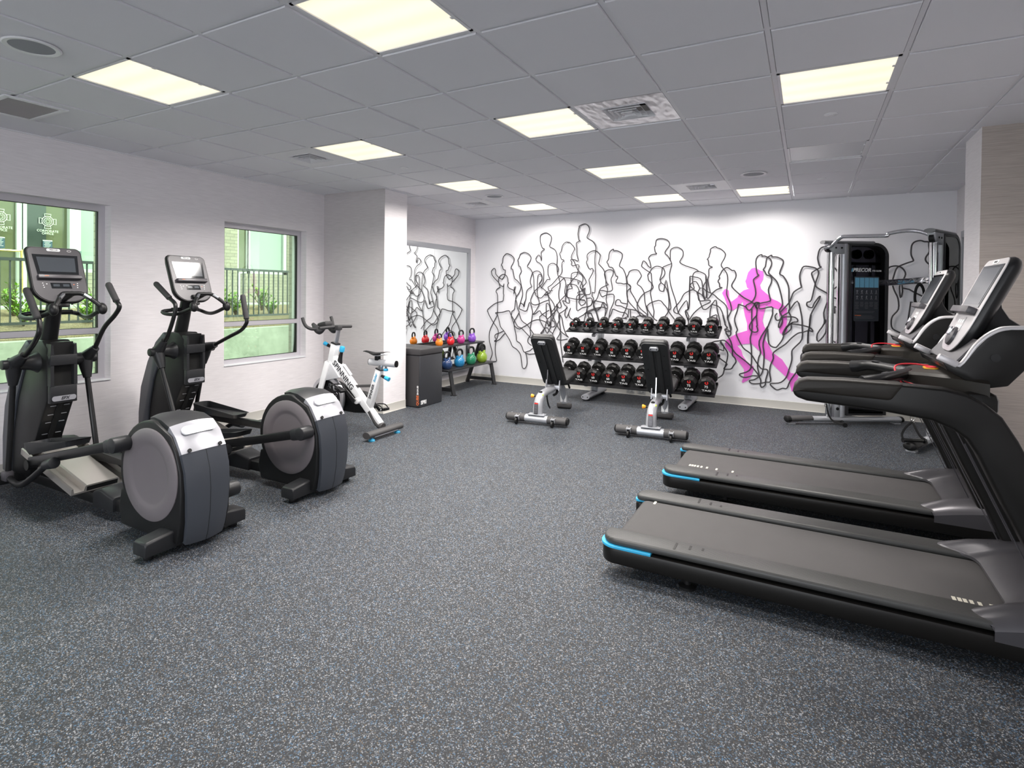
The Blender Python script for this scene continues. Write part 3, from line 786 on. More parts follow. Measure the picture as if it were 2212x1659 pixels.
# ============================================================ OUTSIDE THE WINDOWS
def concrete_mat():
    m, nt, p = new_mat('stained_concrete')
    tc = N(nt, 'ShaderNodeTexCoord')
    nz = N(nt, 'ShaderNodeTexNoise', Scale=2.2, Detail=8.0, Roughness=0.7)
    nt.links.new(tc.outputs['Object'], nz.inputs['Vector'])
    cr = N(nt, 'ShaderNodeValToRGB')
    cr.color_ramp.elements[0].position = 0.3
    cr.color_ramp.elements[0].color = (0.21, 0.22, 0.185, 1)
    cr.color_ramp.elements[1].position = 0.7
    cr.color_ramp.elements[1].color = (0.40, 0.41, 0.365, 1)
    nt.links.new(nz.outputs['Fac'], cr.inputs['Fac'])
    nt.links.new(cr.outputs['Color'], p.inputs['Base Color'])
    p.inputs['Roughness'].default_value = 0.9
    return m
def straw_mat():
    m, nt, p = new_mat('pine_straw_mulch')
    tc = N(nt, 'ShaderNodeTexCoord')
    mp = N(nt, 'ShaderNodeMapping')
    mp.inputs['Scale'].default_value = (18, 60, 30)
    mp.inputs['Rotation'].default_value = (0, 0, 0.6)
    nt.links.new(tc.outputs['Object'], mp.inputs['Vector'])
    nz = N(nt, 'ShaderNodeTexNoise', Scale=1.6, Detail=5.0, Distortion=2.0)
    nt.links.new(mp.outputs['Vector'], nz.inputs['Vector'])
    cr = N(nt, 'ShaderNodeValToRGB')
    cr.color_ramp.elements[0].position = 0.34
    cr.color_ramp.elements[0].color = (0.10, 0.065, 0.035, 1)
    cr.color_ramp.elements[1].position = 0.64
    cr.color_ramp.elements[1].color = (0.40, 0.30, 0.19, 1)
    nt.links.new(nz.outputs['Fac'], cr.inputs['Fac'])
    nt.links.new(cr.outputs['Color'], p.inputs['Base Color'])
    p.inputs['Roughness'].default_value = 0.9
    b = N(nt, 'ShaderNodeBump', Strength=0.8, Distance=0.03)
    nt.links.new(nz.outputs['Fac'], b.inputs['Height'])
    nt.links.new(b.outputs['Normal'], p.inputs['Normal'])
    return m
def brick_mat(name, c1, c2, mortar, axis):
    m, nt, p = new_mat(name)
    tc = N(nt, 'ShaderNodeTexCoord')
    sep = N(nt, 'ShaderNodeSeparateXYZ')
    nt.links.new(tc.outputs['Object'], sep.inputs['Vector'])
    cb = N(nt, 'ShaderNodeCombineXYZ')
    nt.links.new(sep.outputs[axis], cb.inputs['X'])
    nt.links.new(sep.outputs['Z'], cb.inputs['Y'])
    br = N(nt, 'ShaderNodeTexBrick')
    br.inputs['Color1'].default_value = (*c1, 1)
    br.inputs['Color2'].default_value = (*c2, 1)
    br.inputs['Mortar'].default_value = (*mortar, 1)
    br.inputs['Scale'].default_value = 1.0
    br.inputs['Brick Width'].default_value = 0.21
    br.inputs['Row Height'].default_value = 0.075
    br.inputs['Mortar Size'].default_value = 0.006
    nt.links.new(cb.outputs['Vector'], br.inputs['Vector'])
    nt.links.new(br.outputs['Color'], p.inputs['Base Color'])
    p.inputs['Roughness'].default_value = 0.85
    return m
M_conc, M_straw = concrete_mat(), straw_mat()
M_brick = brick_mat('buff_brick', (0.30, 0.27, 0.215), (0.25, 0.22, 0.18), (0.16, 0.145, 0.12), 'Y')
M_brickx = brick_mat('buff_brick_return', (0.40, 0.37, 0.30), (0.35, 0.32, 0.26), (0.24, 0.22, 0.18), 'X')
M_fence = mat('black_fence_paint', (0.035, 0.04, 0.042), 0.4)
M_pave = mat('pale_paving', (0.42, 0.42, 0.40), 0.8)
M_shop = mat('storefront_glass', (0.095, 0.10, 0.05), 0.1, coat=0.4)
M_shopd = mat('dark_storefront_glass', (0.028, 0.038, 0.034), 0.1, coat=0.4)
M_winp = mat('green_tinted_pane', (0.26, 0.33, 0.28), 0.2, coat=0.4)
M_wframe = mat('white_storefront_frame', (0.50, 0.52, 0.50), 0.4)
M_brass = mat('brass_handle', (0.80, 0.62, 0.22), 0.25, 0.9)
M_etch = mat('etched_white', (0.62, 0.66, 0.58), 0.6)
M_notice = mat('navy_notice', (0.03, 0.065, 0.10), 0.5)
XF = -8.0
struct(B().box((-7.86, 1.5, 0.33), (0.24, 16, 0.98)).build('wall_retaining', M_conc, smooth=0))
struct(B().prism([(-7.98, -0.4), (-7.98, 0.84), (-8.6, 0.93), (-9.8, 1.16), (-9.8, -0.4)], 'y', -6.5, 9.5).build('ground_mulch', M_straw))
struct(B().box((-10.35, 1.5, 0.39), (1.1, 16, 1.6)).build('ground_paving', M_pave, smooth=0))
struct(B().box((-6.35, 1.5, -0.25), (2.72, 16, 0.2)).build('ground_gravel', M_conc, smooth=0))
# own brick return beside each window
for y0, y1, nm in ((2.17, 2.75, 'a'), (-0.105, 0.99, 'b')):
    struct(B().box((-5.03, (y0 + y1) / 2, 1.35), (0.08, y1 - y0, 3.4)).build('wall_brick_return', M_brickx, smooth=0))
# fence
t = thing('metal_fence', 'black metal picket fence on the mulch bank outside the windows', 'fence', (XF - 0.25, 1.5, 0.86))
zt, zb = 1.0, 0.16
B().box((0, 0, zt), (0.045, 12, 0.04)).build('top_rail', M_fence, t, smooth=0)
B().box((0, 0, zb), (0.035, 12, 0.035)).build('bottom_rail', M_fence, t, smooth=0)
pos = 2.62
k = 0
y = -4.6
idx = 0
while y < 5.6:
    if idx % 16 == 9:
        B().box((0, y, 0.48), (0.055, 0.055, 1.08)).build('fence_post', M_fence, t, smooth=0)
    else:
        B().box((0, y, (zt + zb) / 2), (0.018, 0.018, zt - zb)).build('picket', M_fence, t, smooth=0)
    idx += 1
    y += 0.1112
# shrubs
def leaf_mat():
    m, nt, p = new_mat('bright_leaf')
    oi = N(nt, 'ShaderNodeTexCoord')
    nz = N(nt, 'ShaderNodeTexNoise', Scale=14.0)
    nt.links.new(oi.outputs['Object'], nz.inputs['Vector'])
    cr = N(nt, 'ShaderNodeValToRGB')
    cr.color_ramp.elements[0].color = (0.07, 0.19, 0.015, 1)
    cr.color_ramp.elements[1].color = (0.32, 0.55, 0.06, 1)
    cr.color_ramp.elements[0].position = 0.3
    cr.color_ramp.elements[1].position = 0.7
    nt.links.new(nz.outputs['Fac'], cr.inputs['Fac'])
    nt.links.new(cr.outputs['Color'], p.inputs['Base Color'])
    p.inputs['Roughness'].default_value = 0.5
    return m
M_leaf = leaf_mat()
M_stem = mat('shrub_stem', (0.10, 0.07, 0.04), 0.8)
def shrub(x, y, z, h, w, label, seed):
    rnd = random.Random(seed)
    t = thing('shrub', label, 'shrub', (x, y, z), rnd.random() * 6, 'shrubs on the mulch bank')
    st, lf = B(), B()
    for k in range(16):
        a = rnd.random() * 2 * PI
        rr = w * (0.25 + 0.75 * rnd.random())
        top = Vector((math.cos(a) * rr, math.sin(a) * rr, h * (0.55 + 0.45 * rnd.random())))
        mid = Vector((top.x * 0.4, top.y * 0.4, top.z * 0.55))
        st.tube([(0, 0, 0), mid, top], [0.008, 0.006, 0.003], n=5, k=3)
        for q in range(20):
            f = 0.25 + 0.75 * rnd.random()
            c = mid.lerp(top, (f - 0.5) * 2) if f > 0.5 else Vector((0, 0, 0)).lerp(mid, f * 2)
            d = Vector((rnd.uniform(-1, 1), rnd.uniform(-1, 1), rnd.uniform(-0.2, 1))).normalized()
            L = rnd.uniform(0.045, 0.085)
            u, w2 = ortho(d)
            u = u * L * 0.26
            lf.quad([c, c + d * L * 0.45 + u, c + d * L, c + d * L * 0.45 - u])
    st.build('stems', M_stem, t)
    lf.build('foliage', M_leaf, t, smooth=0)
for k, (x, y, z, h, w, l) in enumerate([
        (-9.35, 0.92, 1.06, 0.50, 0.30, 'leafy green shrub outside the near window, left of the console'),
        (-8.75, 0.80, 0.95, 0.36, 0.24, 'small green shrub behind the fence, lower left in the near window'),
        (-9.30, 1.95, 1.05, 0.44, 0.30, 'green shrub outside the near window, close to the brick edge'),
        (-8.80, 1.62, 0.96, 0.30, 0.24, 'low shrub outside the near window, below the handlebar of the console'),
        (-9.30, 5.15, 1.05, 0.56, 0.27, 'upright shrub in the middle of the far window by the fence post'),
        (-8.85, 5.00, 0.96, 0.34, 0.20, 'low shrub at the right in the far window'),
        (-8.85, 4.20, 0.96, 0.50, 0.28, 'large shrub at lower left in the far window behind the grip'),
        (-9.35, 4.20, 1.06, 0.44, 0.22, 'shrub at the left edge of the far window'),
        (-9.0, -0.6, 1.0, 0.45, 0.3, 'shrub outside the near window beyond the left edge of the photo')]):
    if k < 8:
        shrub(x, y, z, h, w, l, k)
# building across
XBD = -10.85
t = thing('office_building', 'buff brick office building with storefront glass across the courtyard', 'building', (XBD, 1.5, 0))
P = lambda y0, y1, z0, z1, d=0.1, x=0.0: ((x, (y0 + y1) / 2 - 1.5, (z0 + z1) / 2), (d, y1 - y0, z1 - z0))
b = B()
for (y0, y1, z0, z1) in ((5.9, 9.5, 1.0, 1.88), (5.35, 5.68, 1.0, 4.2), (2.3, 5.2, 1.0, 1.78), (7.1, 9.5, 1.88, 4.2), (4.2, 5.2, 1.78, 4.2)):
    b.box(*P(y0, y1, z0, z1, 0.2, -0.05))
b.build('brick_wall', M_brick, t, smooth=0)
B().box(*P(5.2, 5.36, 1.0, 4.2, 0.1, -0.06)).build('downpipe_recess', mat('green_grey_panel', (0.16, 0.22, 0.19), 0.5), t, smooth=0)
def bwin(y0, y1, z0, z1, m, fr=0.07, name='window'):
    b = B()
    for q in (P(y0, y0 + fr, z0, z1), P(y1 - fr, y1, z0, z1), P(y0, y1, z0, z0 + fr), P(y0, y1, z1 - fr, z1)):
        b.box(*q)
    f = b.build(name, M_wframe, t, smooth=0)
    B().box(*P(y0 + fr, y1 - fr, z0 + fr, z1 - fr, 0.04, -0.02)).build('pane', m, f, smooth=0)
    return f
bwin(5.68, 5.97, 1.88, 3.6, M_shop, 0.03)
bwin(5.93, 7.08, 1.88, 3.6, M_winp, 0.09)
bwin(2.40, 4.2, 1.78, 3.6, M_winp, 0.06)
bwin(1.60, 2.34, 1.0, 3.6, M_shop, 0.05, 'door')
bwin(-0.3, 1.56, 1.0, 3.6, M_shop, 0.05, 'door')
bwin(-3.5, -0.34, 1.0, 3.6, M_shop, 0.05, 'window')
B().box(*P(1.60, 1.93, 1.78, 3.6, 0.03, 0.02)).build('dark_door_leaf', M_shopd, t, smooth=0)
B().box(*P(2.26, 2.42, 1.9, 3.6, 0.14, 0.03)).build('white_mullion', M_wframe, t, smooth=0)
B().box(*P(2.31, 2.44, 1.9, 2.16, 0.15, 0.04)).build('grey_box', mat('grey_meter_box', (0.12, 0.16, 0.17), 0.5), t, smooth=0)
b = B()
b.tube([(0.10, 0.9 - 1.5, 2.10), (0.10, 1.50 - 1.5, 2.10), (0.10, 1.555 - 1.5, 2.07), (0.10, 1.56 - 1.5, 1.4)], 0.018, n=8, k=3)
b.build('door_pull', M_brass, t)
def emblem(y, z):
    b = B()
    ring = lambda r: [(0.055, y - 1.5 + r * math.cos(a * PI / 12), z + r * math.sin(a * PI / 12)) for a in range(24)]
    b.tube(ring(0.085), 0.005, n=5, closed=True)
    b.tube(ring(0.06), 0.003, n=5, closed=True)
    for a in range(4):
        c, s = math.cos(a * PI / 2), math.sin(a * PI / 2)
        q = [(0.075, 0.03), (0.085, 0.042), (0.125, 0.05), (0.125, -0.05), (0.085, -0.042), (0.075, -0.03)]
        b.tube([(0.055, y - 1.5 + c * u - s * v, z + s * u + c * v) for u, v in q], 0.005, n=5)
    for a in range(12):
        c, s = math.cos(a * PI / 6), math.sin(a * PI / 6)
        b.tube([(0.055, y - 1.5 + 0.02 * c, z + 0.02 * s), (0.055, y - 1.5 + 0.06 * c, z + 0.06 * s)], 0.0025, n=4)
    b.build('etched_emblem', M_etch, t)
    M = lambda zz: frame3((0.058, y - 1.5, zz), (0, 1, 0), (0, 0, 1))
    text('etched_lettering', 'CORPORATE', 0.055, M(z - 0.17), M_etch, t)
    text('etched_lettering', 'OFFICE', 0.055, M(z - 0.215), M_etch, t)
emblem(1.945, 2.645)
emblem(1.29, 2.645)
for y0, y1 in ((1.872, 2.012), (1.215, 1.345)):
    n_ = B().box(*P(y0, y1, 2.13, 2.30, 0.01, 0.055)).build('notice', M_notice, t, smooth=0)
    B().box(*P(y0, y1, 2.30, 2.318, 0.012, 0.055)).build('white_strip', M_wframe, n_, smooth=0)
    for k in range(6):
        B().box(*P(y0 + 0.02 + 0.01 * (k % 2), y1 - 0.02 - 0.012 * ((k + 1) % 3), 2.28 - k * 0.022, 2.286 - k * 0.022, 0.003, 0.061)).build('print_line', M_etch, n_, smooth=0)
# ============================================================ ELLIPTICALS
M_char = mat('charcoal_plastic', (0.017, 0.0175, 0.0195), 0.40, spec=0.32, bump=0.12, bscale=1500)
M_blk = mat('black_plastic', (0.008, 0.008, 0.0085), 0.42, spec=0.3, bump=0.12, bscale=1500)
M_blkm = mat('black_satin_metal', (0.010, 0.010, 0.011), 0.34, 0.1, spec=0.35)
M_grip = mat('foam_grip', (0.030, 0.029, 0.031), 0.75, bump=0.3, bscale=900)
M_shell = mat('slate_grey_shell', (0.060, 0.066, 0.080), 0.33, 0.25)
M_silver = mat('silver_plate_paint', (0.33, 0.33, 0.36), 0.32, 0.35)
M_greyd = mat('warm_grey_disc', (0.135, 0.120, 0.128), 0.5, spec=0.3)
M_facia = mat('grey_facia', (0.062, 0.058, 0.065), 0.38, 0.1)
M_white2 = mat('white_sticker', (0.86, 0.86, 0.86), 0.4)
M_screen = mat('black_screen_glass', (0.012, 0.013, 0.015), 0.06, coat=0.5)
M_lcd = mat('grey_lcd', (0.055, 0.062, 0.072), 0.12, coat=0.3)
M_chrome = mat('chrome', (0.78, 0.78, 0.80), 0.10, 1.0)
M_ramp = mat('warm_aluminium', (0.52, 0.49, 0.46), 0.34, 0.75)
M_cyan = mat('cyan_plastic', (0.03, 0.36, 0.62), 0.4)
M_ink = mat('dark_lettering', (0.03, 0.03, 0.035), 0.5)
M_whiteink = mat('white_lettering', (0.82, 0.82, 0.82), 0.5)
def rrect(w, h, r, n=5):
    """rounded rectangle outline; r scalar or 4 corner radii (bl, br, tr, tl)"""
    rs = r if isinstance(r, (tuple, list)) else (r,) * 4
    out = []
    for (sx, sy, a0), rr in zip(((-1, -1, PI), (1, -1, 1.5 * PI), (1, 1, 0), (-1, 1, 0.5 * PI)), rs):
        cx, cy = sx * (w / 2 - rr), sy * (h / 2 - rr)
        for k in range(n + 1):
            a = a0 + k / n * PI / 2
            out.append((cx + rr * math.cos(a), cy + rr * math.sin(a)))
    return out
def plate(name, outline, th, M, m, parent, bev=0.0, z0=0.0, smooth=38):
    b = B().prism(outline, 'z', z0, z0 + th, bev)
    return b.build(name, m, parent, smooth, M)

def elliptical(label, loc, crank_near, ped_near, ped_far, arms, links):
    """x points from the wall (-) to the rear crossbar (0); y across; near side is -y"""
    t = thing('elliptical_trainer', label, 'elliptical', loc, 0, 'elliptical trainers')
    C = Vector((-0.17, 0, 0.413))
    # rear crossbar
    b = B()
    for s in (-1, 1):
        b.loft([[(x, s * y, z) for (x, z) in ((-0.06, 0.035), (0.06, 0.035), (0.06, h - 0.012), (0.048, h), (-0.048, h), (-0.06, h - 0.012))]
                for y, h in ((0.0, 0.14), (0.14, 0.135), (0.30, 0.115), (0.312, 0.105))], bev=0.004)
    b.build('rear_crossbar', M_char, t)
    for s in (-1, 1):
        B().cyl((0, s * 0.26, 0), (0, s * 0.26, 0.036), 0.028, n=18, bev=0.004).build('leveling_foot', M_blk, t)
    # main beam, cover hump, front crossbar
    b = B().box((-1.05, 0, 0.095), (1.75, 0.13, 0.075), bev=0.012)
    b.build('main_beam', M_blk, t)
    B().loft([[(x, y, z) for (y, z) in ((-0.085, 0.06), (0.085, 0.06), (0.085, z1 - 0.012), (0.07, z1), (-0.07, z1), (-0.085, z1 - 0.012))]
              for x, z1 in ((-0.94, 0.16), (-0.86, 0.185), (-0.70, 0.152))], bev=0.004).build('beam_cover', M_char, t)
    B().box((-2.05, 0, 0.075), (0.11, 0.66, 0.075), bev=0.015).build('front_crossbar', M_blk, t)
    for s in (-1, 1):
        B().box((-2.05, s * 0.335, 0.085), (0.135, 0.05, 0.10), bev=0.015).build('crossbar_end_cap', M_facia, t)
        B().cyl((-2.05, s * 0.28, 0), (-2.05, s * 0.28, 0.04), 0.03, n=18).build('leveling_foot', M_blk, t)
    # flywheel housing: side walls (black) wrapped by slate back shell
    arc = [(C.x + 0.312 * math.cos(a), C.z + 0.312 * math.sin(a)) for a in [R(205 - 10 * k) for k in range(13)]]
    side = [(-0.47, 0.06), (-0.50, 0.16), (-0.475, 0.28)] + arc + [(0.02, 0.655), (0.075, 0.57), (0.115, 0.46), (0.125, 0.34), (0.115, 0.18), (0.085, 0.055)]
    B().prism(side, 'y', -0.155, 0.155, bev=0.022, seg=3).build('flywheel_housing', M_blk, t)
    # back shell: lofted strip following the back edge, slightly crowned
    path = [(-0.30, 0.712), (-0.20, 0.733), (-0.10, 0.728), (-0.02, 0.70), (0.045, 0.645), (0.098, 0.56), (0.132, 0.46), (0.143, 0.35), (0.138, 0.22), (0.118, 0.10), (0.10, 0.045)]
    wid = [0.08, 0.115, 0.132, 0.136, 0.138, 0.138, 0.136, 0.133, 0.127, 0.12, 0.115]
    def strip(i0, i1, off, wsc=1.0):
        secs = []
        for i in range(i0, i1 + 1):
            p, q = path[max(i - 1, 0)], path[min(i + 1, len(path) - 1)]
            d = Vector((q[0] - p[0], 0, q[1] - p[1])).normalized()
            nrm = Vector((-d.z, 0, d.x))
            if nrm.x < 0 and nrm.z < 0:
                nrm = -nrm
            base = Vector((path[i][0], 0, path[i][1]))
            sec = []
            for k in range(9):
                u = -1 + k / 4
                sec.append(base + nrm * (off + 0.016 * (1 - u * u)) + Vector((0, u * wid[i] * wsc, 0)))
            for k in range(8, -1, -1):
                u = -1 + k / 4
                sec.append(base - nrm * 0.03 + Vector((0, u * wid[i] * wsc, 0)))
            secs.append(sec)
        return secs
    B().loft(strip(0, 3, 0.004)).build('top_shell', M_char, t)
    bp = B().loft(strip(3, 5, 0.006)).build('back_plate', M_silver, t)
    bs = B().loft(strip(5, 10, 0.004)).build('back_shell', M_shell, t)
    seam = [sec[4] for sec in strip(5, 10, 0.0045)]
    B().tube(seam, 0.0014, n=5).build('shell_seam', M_blk, bs)
    # white oval sticker + screws on the back plate
    Mp = frame3((0.038, 0, 0.672), (0, 1, 0), (-0.60, 0, 0.80))
    plate('oval_sticker', rrect(0.205, 0.052, 0.025), 0.012, Mp, M_white2, bp, z0=0.008)
    for s in (-1, 1):
        Ms = frame3((0.103, s * 0.095, 0.575), (0, 1, 0), (-0.45, 0, 0.89))
        plate('screw', [(0.011 * math.cos(k * PI / 8), 0.011 * math.sin(k * PI / 8)) for k in range(16)], 0.008, Ms, M_blk, bp, z0=0.004)
    # discs with cranks
    for s in (-1, 1):
        prof = [(0.0, 0.0), (0.165, 0.0), (0.178, 0.002), (0.190, 0.008), (0.205, 0.010), (0.262, 0.010), (0.270, 0.004), (0.270, -0.01)]
        B().lathe([(r, h) for r, h in prof], c=(C.x, s * 0.156, C.z), axis=(0, s, 0), n=56).build('crank_disc', M_greyd, t)
    def side_arm(s, crank, ped, ang, link_bot):
        ya = s * 0.225
        cr = Vector((crank[0], ya, crank[1]))
        fr = Vector((ped[0], ya, ped[1]))
        d = (fr - cr).normalized()
        nrm = Vector((-d.z, 0, d.x))
        if nrm.z < 0:
            nrm = -nrm
        a = B()
        M = Matrix((-d, Vector((0, 1, 0)), nrm)).transposed().to_4x4()
        L = (fr - cr).length
        mid = (cr + fr) / 2
        M.translation = mid
        bm_arm = B().box((0, 0, 0), (L, 0.042, 0.062), bev=0.008)
        arm = bm_arm.build('pedal_arm', M_blkm, t, M=M)
        B().cyl(cr + Vector((0, -s * 0.06, 0)), cr + Vector((0, s * 0.04, 0)), 0.046, n=24, bev=0.008).build('crank_cap', M_char, arm)
        Mc = M.copy()
        Mc.translation = cr + d * 0.055
        B().box((0, 0, 0), (0.12, 0.062, 0.082), bev=0.018).build('crank_sleeve', M_char, arm, M=Mc)
        B().cyl(fr + Vector((0, -0.03, -0.02)), fr + Vector((0, 0.03, -0.02)), 0.034, n=20).build('roller', M_blk, arm)
        # pedal tray
        pc = fr - d * 0.30 + nrm * 0.045
        Mp = Matrix((-d, Vector((0, 1, 0)), nrm)).transposed().to_4x4()
        Mp.translation = pc - Vector((0, s * 0.035, 0))
        def ring(w, l, z, r):
            return [(x, y, z) for x, y in rrect(l, w, (r, r * 0.6, r * 0.6, r), 5)]
        b = B().loft([ring(0.130, 0.56, 0.0, 0.05), ring(0.150, 0.60, 0.035, 0.055), ring(0.158, 0.62, 0.085, 0.055), ring(0.148, 0.61, 0.085, 0.052),
                      ring(0.138, 0.585, 0.03, 0.05)], caps=True)
        # dip the inboard-side wall toward the rear
        for q, v in enumerate(b.v):
            if v[2] > 0.05:
                f = max(0.0, min(1.0, (v[0] + 0.12) / 0.25))
                b.v[q] = (v[0], v[1], 0.085 - 0.05 * f)
        b.build('pedal', M_char, t, M=Mp)
        # connecting link to the arm
        el = cr + d * (L * 0.66) - nrm * 0.04 + Vector((0, s * 0.045, 0))
        lb = Vector((link_bot[0], s * 0.225, link_bot[1]))
        b = B().tube([el + d * -0.02, el + d * 0.05, el + d * 0.14 + Vector((0, 0, -0.03)), el.lerp(lb, 0.55) + Vector((0, s * 0.01, -0.085)), lb + Vector((0.12, 0, -0.035)), lb], [0.021, 0.021, 0.020, 0.020, 0.020, 0.020], n=12, k=5)
        lk = b.build('coupler_link', M_blkm, t)
        B().cyl(el - d * 0.05 + Vector((0, 0, 0.005)), el + d * 0.07, 0.036, 0.028, n=18, bev=0.006).build('rubber_boot', M_char, lk)
        B().box(lb, (0.075, 0.06, 0.07), bev=0.015).build('link_joint', M_facia, lk)
    cn = Vector((crank_near[0], 0, crank_near[1]))
    cf = C * 2 - cn
    side_arm(-1, (cn.x, cn.z), ped_near, 0, links[0])
    side_arm(1, (cf.x, cf.z), ped_far, 0, links[1])
    # ramp
    rd = Vector((0.97, 0, -0.243))
    Mr = frame3((-1.345, 0, 0.243), rd, (0, 1, 0))
    b = B().prism([(-0.185, -0.012), (0.185, -0.012), (0.185, 0.03), (0.176, 0.034), (0.168, 0.0), (0.112, 0.0), (0.105, 0.03), (0.095, 0.037), (-0.095, 0.037), (-0.105, 0.03), (-0.112, 0.0), (-0.168, 0.0), (-0.176, 0.034), (-0.185, 0.03)], 'x', -0.35, 0.36)
    rp = b.build('ramp', M_ramp, t, M=Mr, smooth=0)
    B().box((0.352, 0, 0.012), (0.02, 0.19, 0.03)).build('ramp_end', M_blk, rp, M=Mr)
    B().loft([[(x, y, z) for y, z in ((-w, 0.02), (w, 0.02), (w, h - 0.01), (w - 0.02, h), (-w + 0.02, h), (-w, h - 0.01))] for x, w, h in ((-0.42, 0.11, 0.04), (-0.36, 0.165, 0.055), (-0.24, 0.175, 0.05))]).build('ramp_top_cap', M_blk, rp, M=Mr)
    for s in (-1, 1):
        B().box((-0.27, s * 0.12, 0.052), (0.055, 0.03, 0.006), bev=0.002).build('cyan_tab', M_cyan, rp, M=Mr)
    B().cyl((-1.03, 0, 0.07), (-1.03, 0, 0.17), 0.03, n=14).build('ramp_support', M_blk, t)
    # tower
    core = [(-1.545, 1.06), (-1.545, 0.69), (-1.62, 0.56), (-1.71, 0.40), (-1.77, 0.25), (-1.80, 0.10), (-2.12, 0.10), (-2.10, 0.40), (-2.05, 0.66), (-1.96, 0.88), (-1.84, 1.04), (-1.74, 1.115), (-1.62, 1.115)]
    tw = B().prism(core, 'y', -0.088, 0.088, bev=0.012).build('tower', M_blk, t)
    shell = [(-1.76, 1.08), (-1.86, 0.90), (-1.97, 0.68), (-2.04, 0.42), (-2.07, 0.10), (-2.20, 0.10), (-2.20, 0.36), (-2.165, 0.60), (-2.06, 0.84), (-1.94, 1.02), (-1.82, 1.115)]
    B().prism(shell, 'y', -0.102, 0.102, bev=0.012).build('tower_shell', M_shell, t)
    # step strip with slot and hash lines on the sloped rear face
    strip_pts = [(-1.548, 0.675), (-1.62, 0.555), (-1.71, 0.395), (-1.768, 0.25)]
    for i in range(3):
        a, c = strip_pts[i], strip_pts[i + 1]
        d = Vector((c[0] - a[0], 0, c[1] - a[1]))
        Mq = frame3(((a[0] + c[0]) / 2, 0, (a[1] + c[1]) / 2), (0, 1, 0), -d)
        B().box((0, 0, 0.004), (0.03, d.length + 0.01, 0.012)).build('slot', mat('void_black', (0.002, 0.002, 0.002), 0.9), tw, M=Mq)
        for s in (-1, 1):
            for v in (-0.28, 0.28):
                B().box((s * 0.042, v * d.length, 0.006), (0.035, 0.004, 0.004)).build('hash_mark', M_silver, tw, M=Mq)
    # caddy panel on the user side
    Mc = frame3((-1.545, 0, 0.88), (0, 1, 0), (0, 0, 1))
    w, h = 0.168, 0.42
    b = B()
    b.prism([(-0.084, -0.21), (0.084, -0.21), (0.084, -0.085), (-0.084, -0.085)], 'z', 0, 0.045, bev=0.006)
    b.prism([(-0.084, -0.085), (-0.062, -0.085), (-0.062, 0.06), (-0.084, 0.06)], 'z', 0, 0.045)
    b.prism([(0.084, -0.085), (0.062, -0.085), (0.062, 0.06), (0.084, 0.06)], 'z', 0, 0.045)
    b.prism([(-0.084, 0.06), (0.084, 0.06), (0.084, 0.135), (-0.084, 0.135)], 'z', 0, 0.045, bev=0.006)
    b.prism([(-0.084, 0.13), (-0.060, 0.13), (-0.066, 0.205), (-0.079, 0.215)], 'z', -0.03, 0.042)
    b.prism([(0.084, 0.13), (0.060, 0.13), (0.066, 0.205), (0.079, 0.215)], 'z', -0.03, 0.042)
    cd = b.build('caddy_panel', M_char, t, M=Mc)
    B().box((0, -0.012, 0.004), (0.126, 0.15, 0.006)).build('storage_recess', mat('void_black', (0.002, 0.002, 0.002), 0.9), cd, M=Mc)
    pts = [(0.062 * math.cos(a), 0.05 * math.sin(a)) for a in [PI * k / 10 for k in range(11)]]
    B().prism([(x, 0.04 - y) for x, y in pts] + [(-0.074, 0.045), (0.074, 0.045)], 'y', 0.135, 0.225, M=None).build('cup_holder', M_blk, cd, M=Mc @ Matrix.Translation((0, 0, -0.04)))
    bd = plate('name_badge', rrect(0.15, 0.036, 0.016), 0.004, Mc @ Matrix.Translation((0, -0.175, 0.044)), M_silver, cd)
    text('badge_lettering', 'EFX', 0.03, Mc @ Matrix.Translation((0.004, -0.175, 0.0492)), M_ink, cd, bold=0.0006, shear=0.3)
    # pivot axle cones and collars
    P0 = Vector((-1.69, 0, 0.957))
    b = B()
    for s in (-1, 1):
        b.lathe([(0.085, 0.0), (0.082, 0.08), (0.066, 0.10), (0.052, 0.13), (0.046, 0.17), (0.045, 0.19)], c=P0, axis=(0, s, 0), n=26)
    b.build('pivot_housing', M_char, t)
    # moving arms
    for s, path_, lk in ((-1, arms[0], links[0]), (1, arms[1], links[1])):
        y = s * 0.222
        hub = Vector((P0.x, y, P0.z))
        ar = thing_part = None
        b = B()
        b.lathe([(0.047, -0.032), (0.047, 0.028)], c=hub, axis=(0, s, 0), n=22)
        up = [Vector((q[0], q[1], q[2])) for q in path_]
        du = (up[0] - hub).normalized()
        lb = Vector((lk[0], y, lk[1]))
        dl = (lb - hub).normalized()
        b.tube([hub - du * 0.015, hub + du * 0.06, hub + du * 0.125], [0.052, 0.040, 0.027], n=16)
        b.tube([hub - dl * 0.015, hub + dl * 0.07, hub + dl * 0.15], [0.052, 0.042, 0.026], n=16)
        hb = b.build('arm_hub', M_char, t)
        B().cyl(hub + Vector((0, s * 0.02, 0)), hub + Vector((0, s * 0.072, 0)), 0.034, n=24, bev=0.006).build('hub_cap', M_char, hb)
        B().tube([hub + dl * 0.12, lb], 0.0185, n=14).build('lower_rod', M_blkm, t)
        g0, g1 = up[-2], up[-1]
        B().tube([hub + du * 0.10] + up[:-1] + [g0.lerp(g1, 0.12)], 0.0165, n=14, k=6).build('upper_handle', M_blkm, t)
        dg = (g1 - g0).normalized()
        B().tube([g0, g0 + dg * 0.008, g0 + dg * 0.02, g1 - dg * 0.02, g1 - dg * 0.006, g1], [0.018, 0.0235, 0.0225, 0.0235, 0.018, 0.006], n=16).build('hand_grip', M_grip, t)
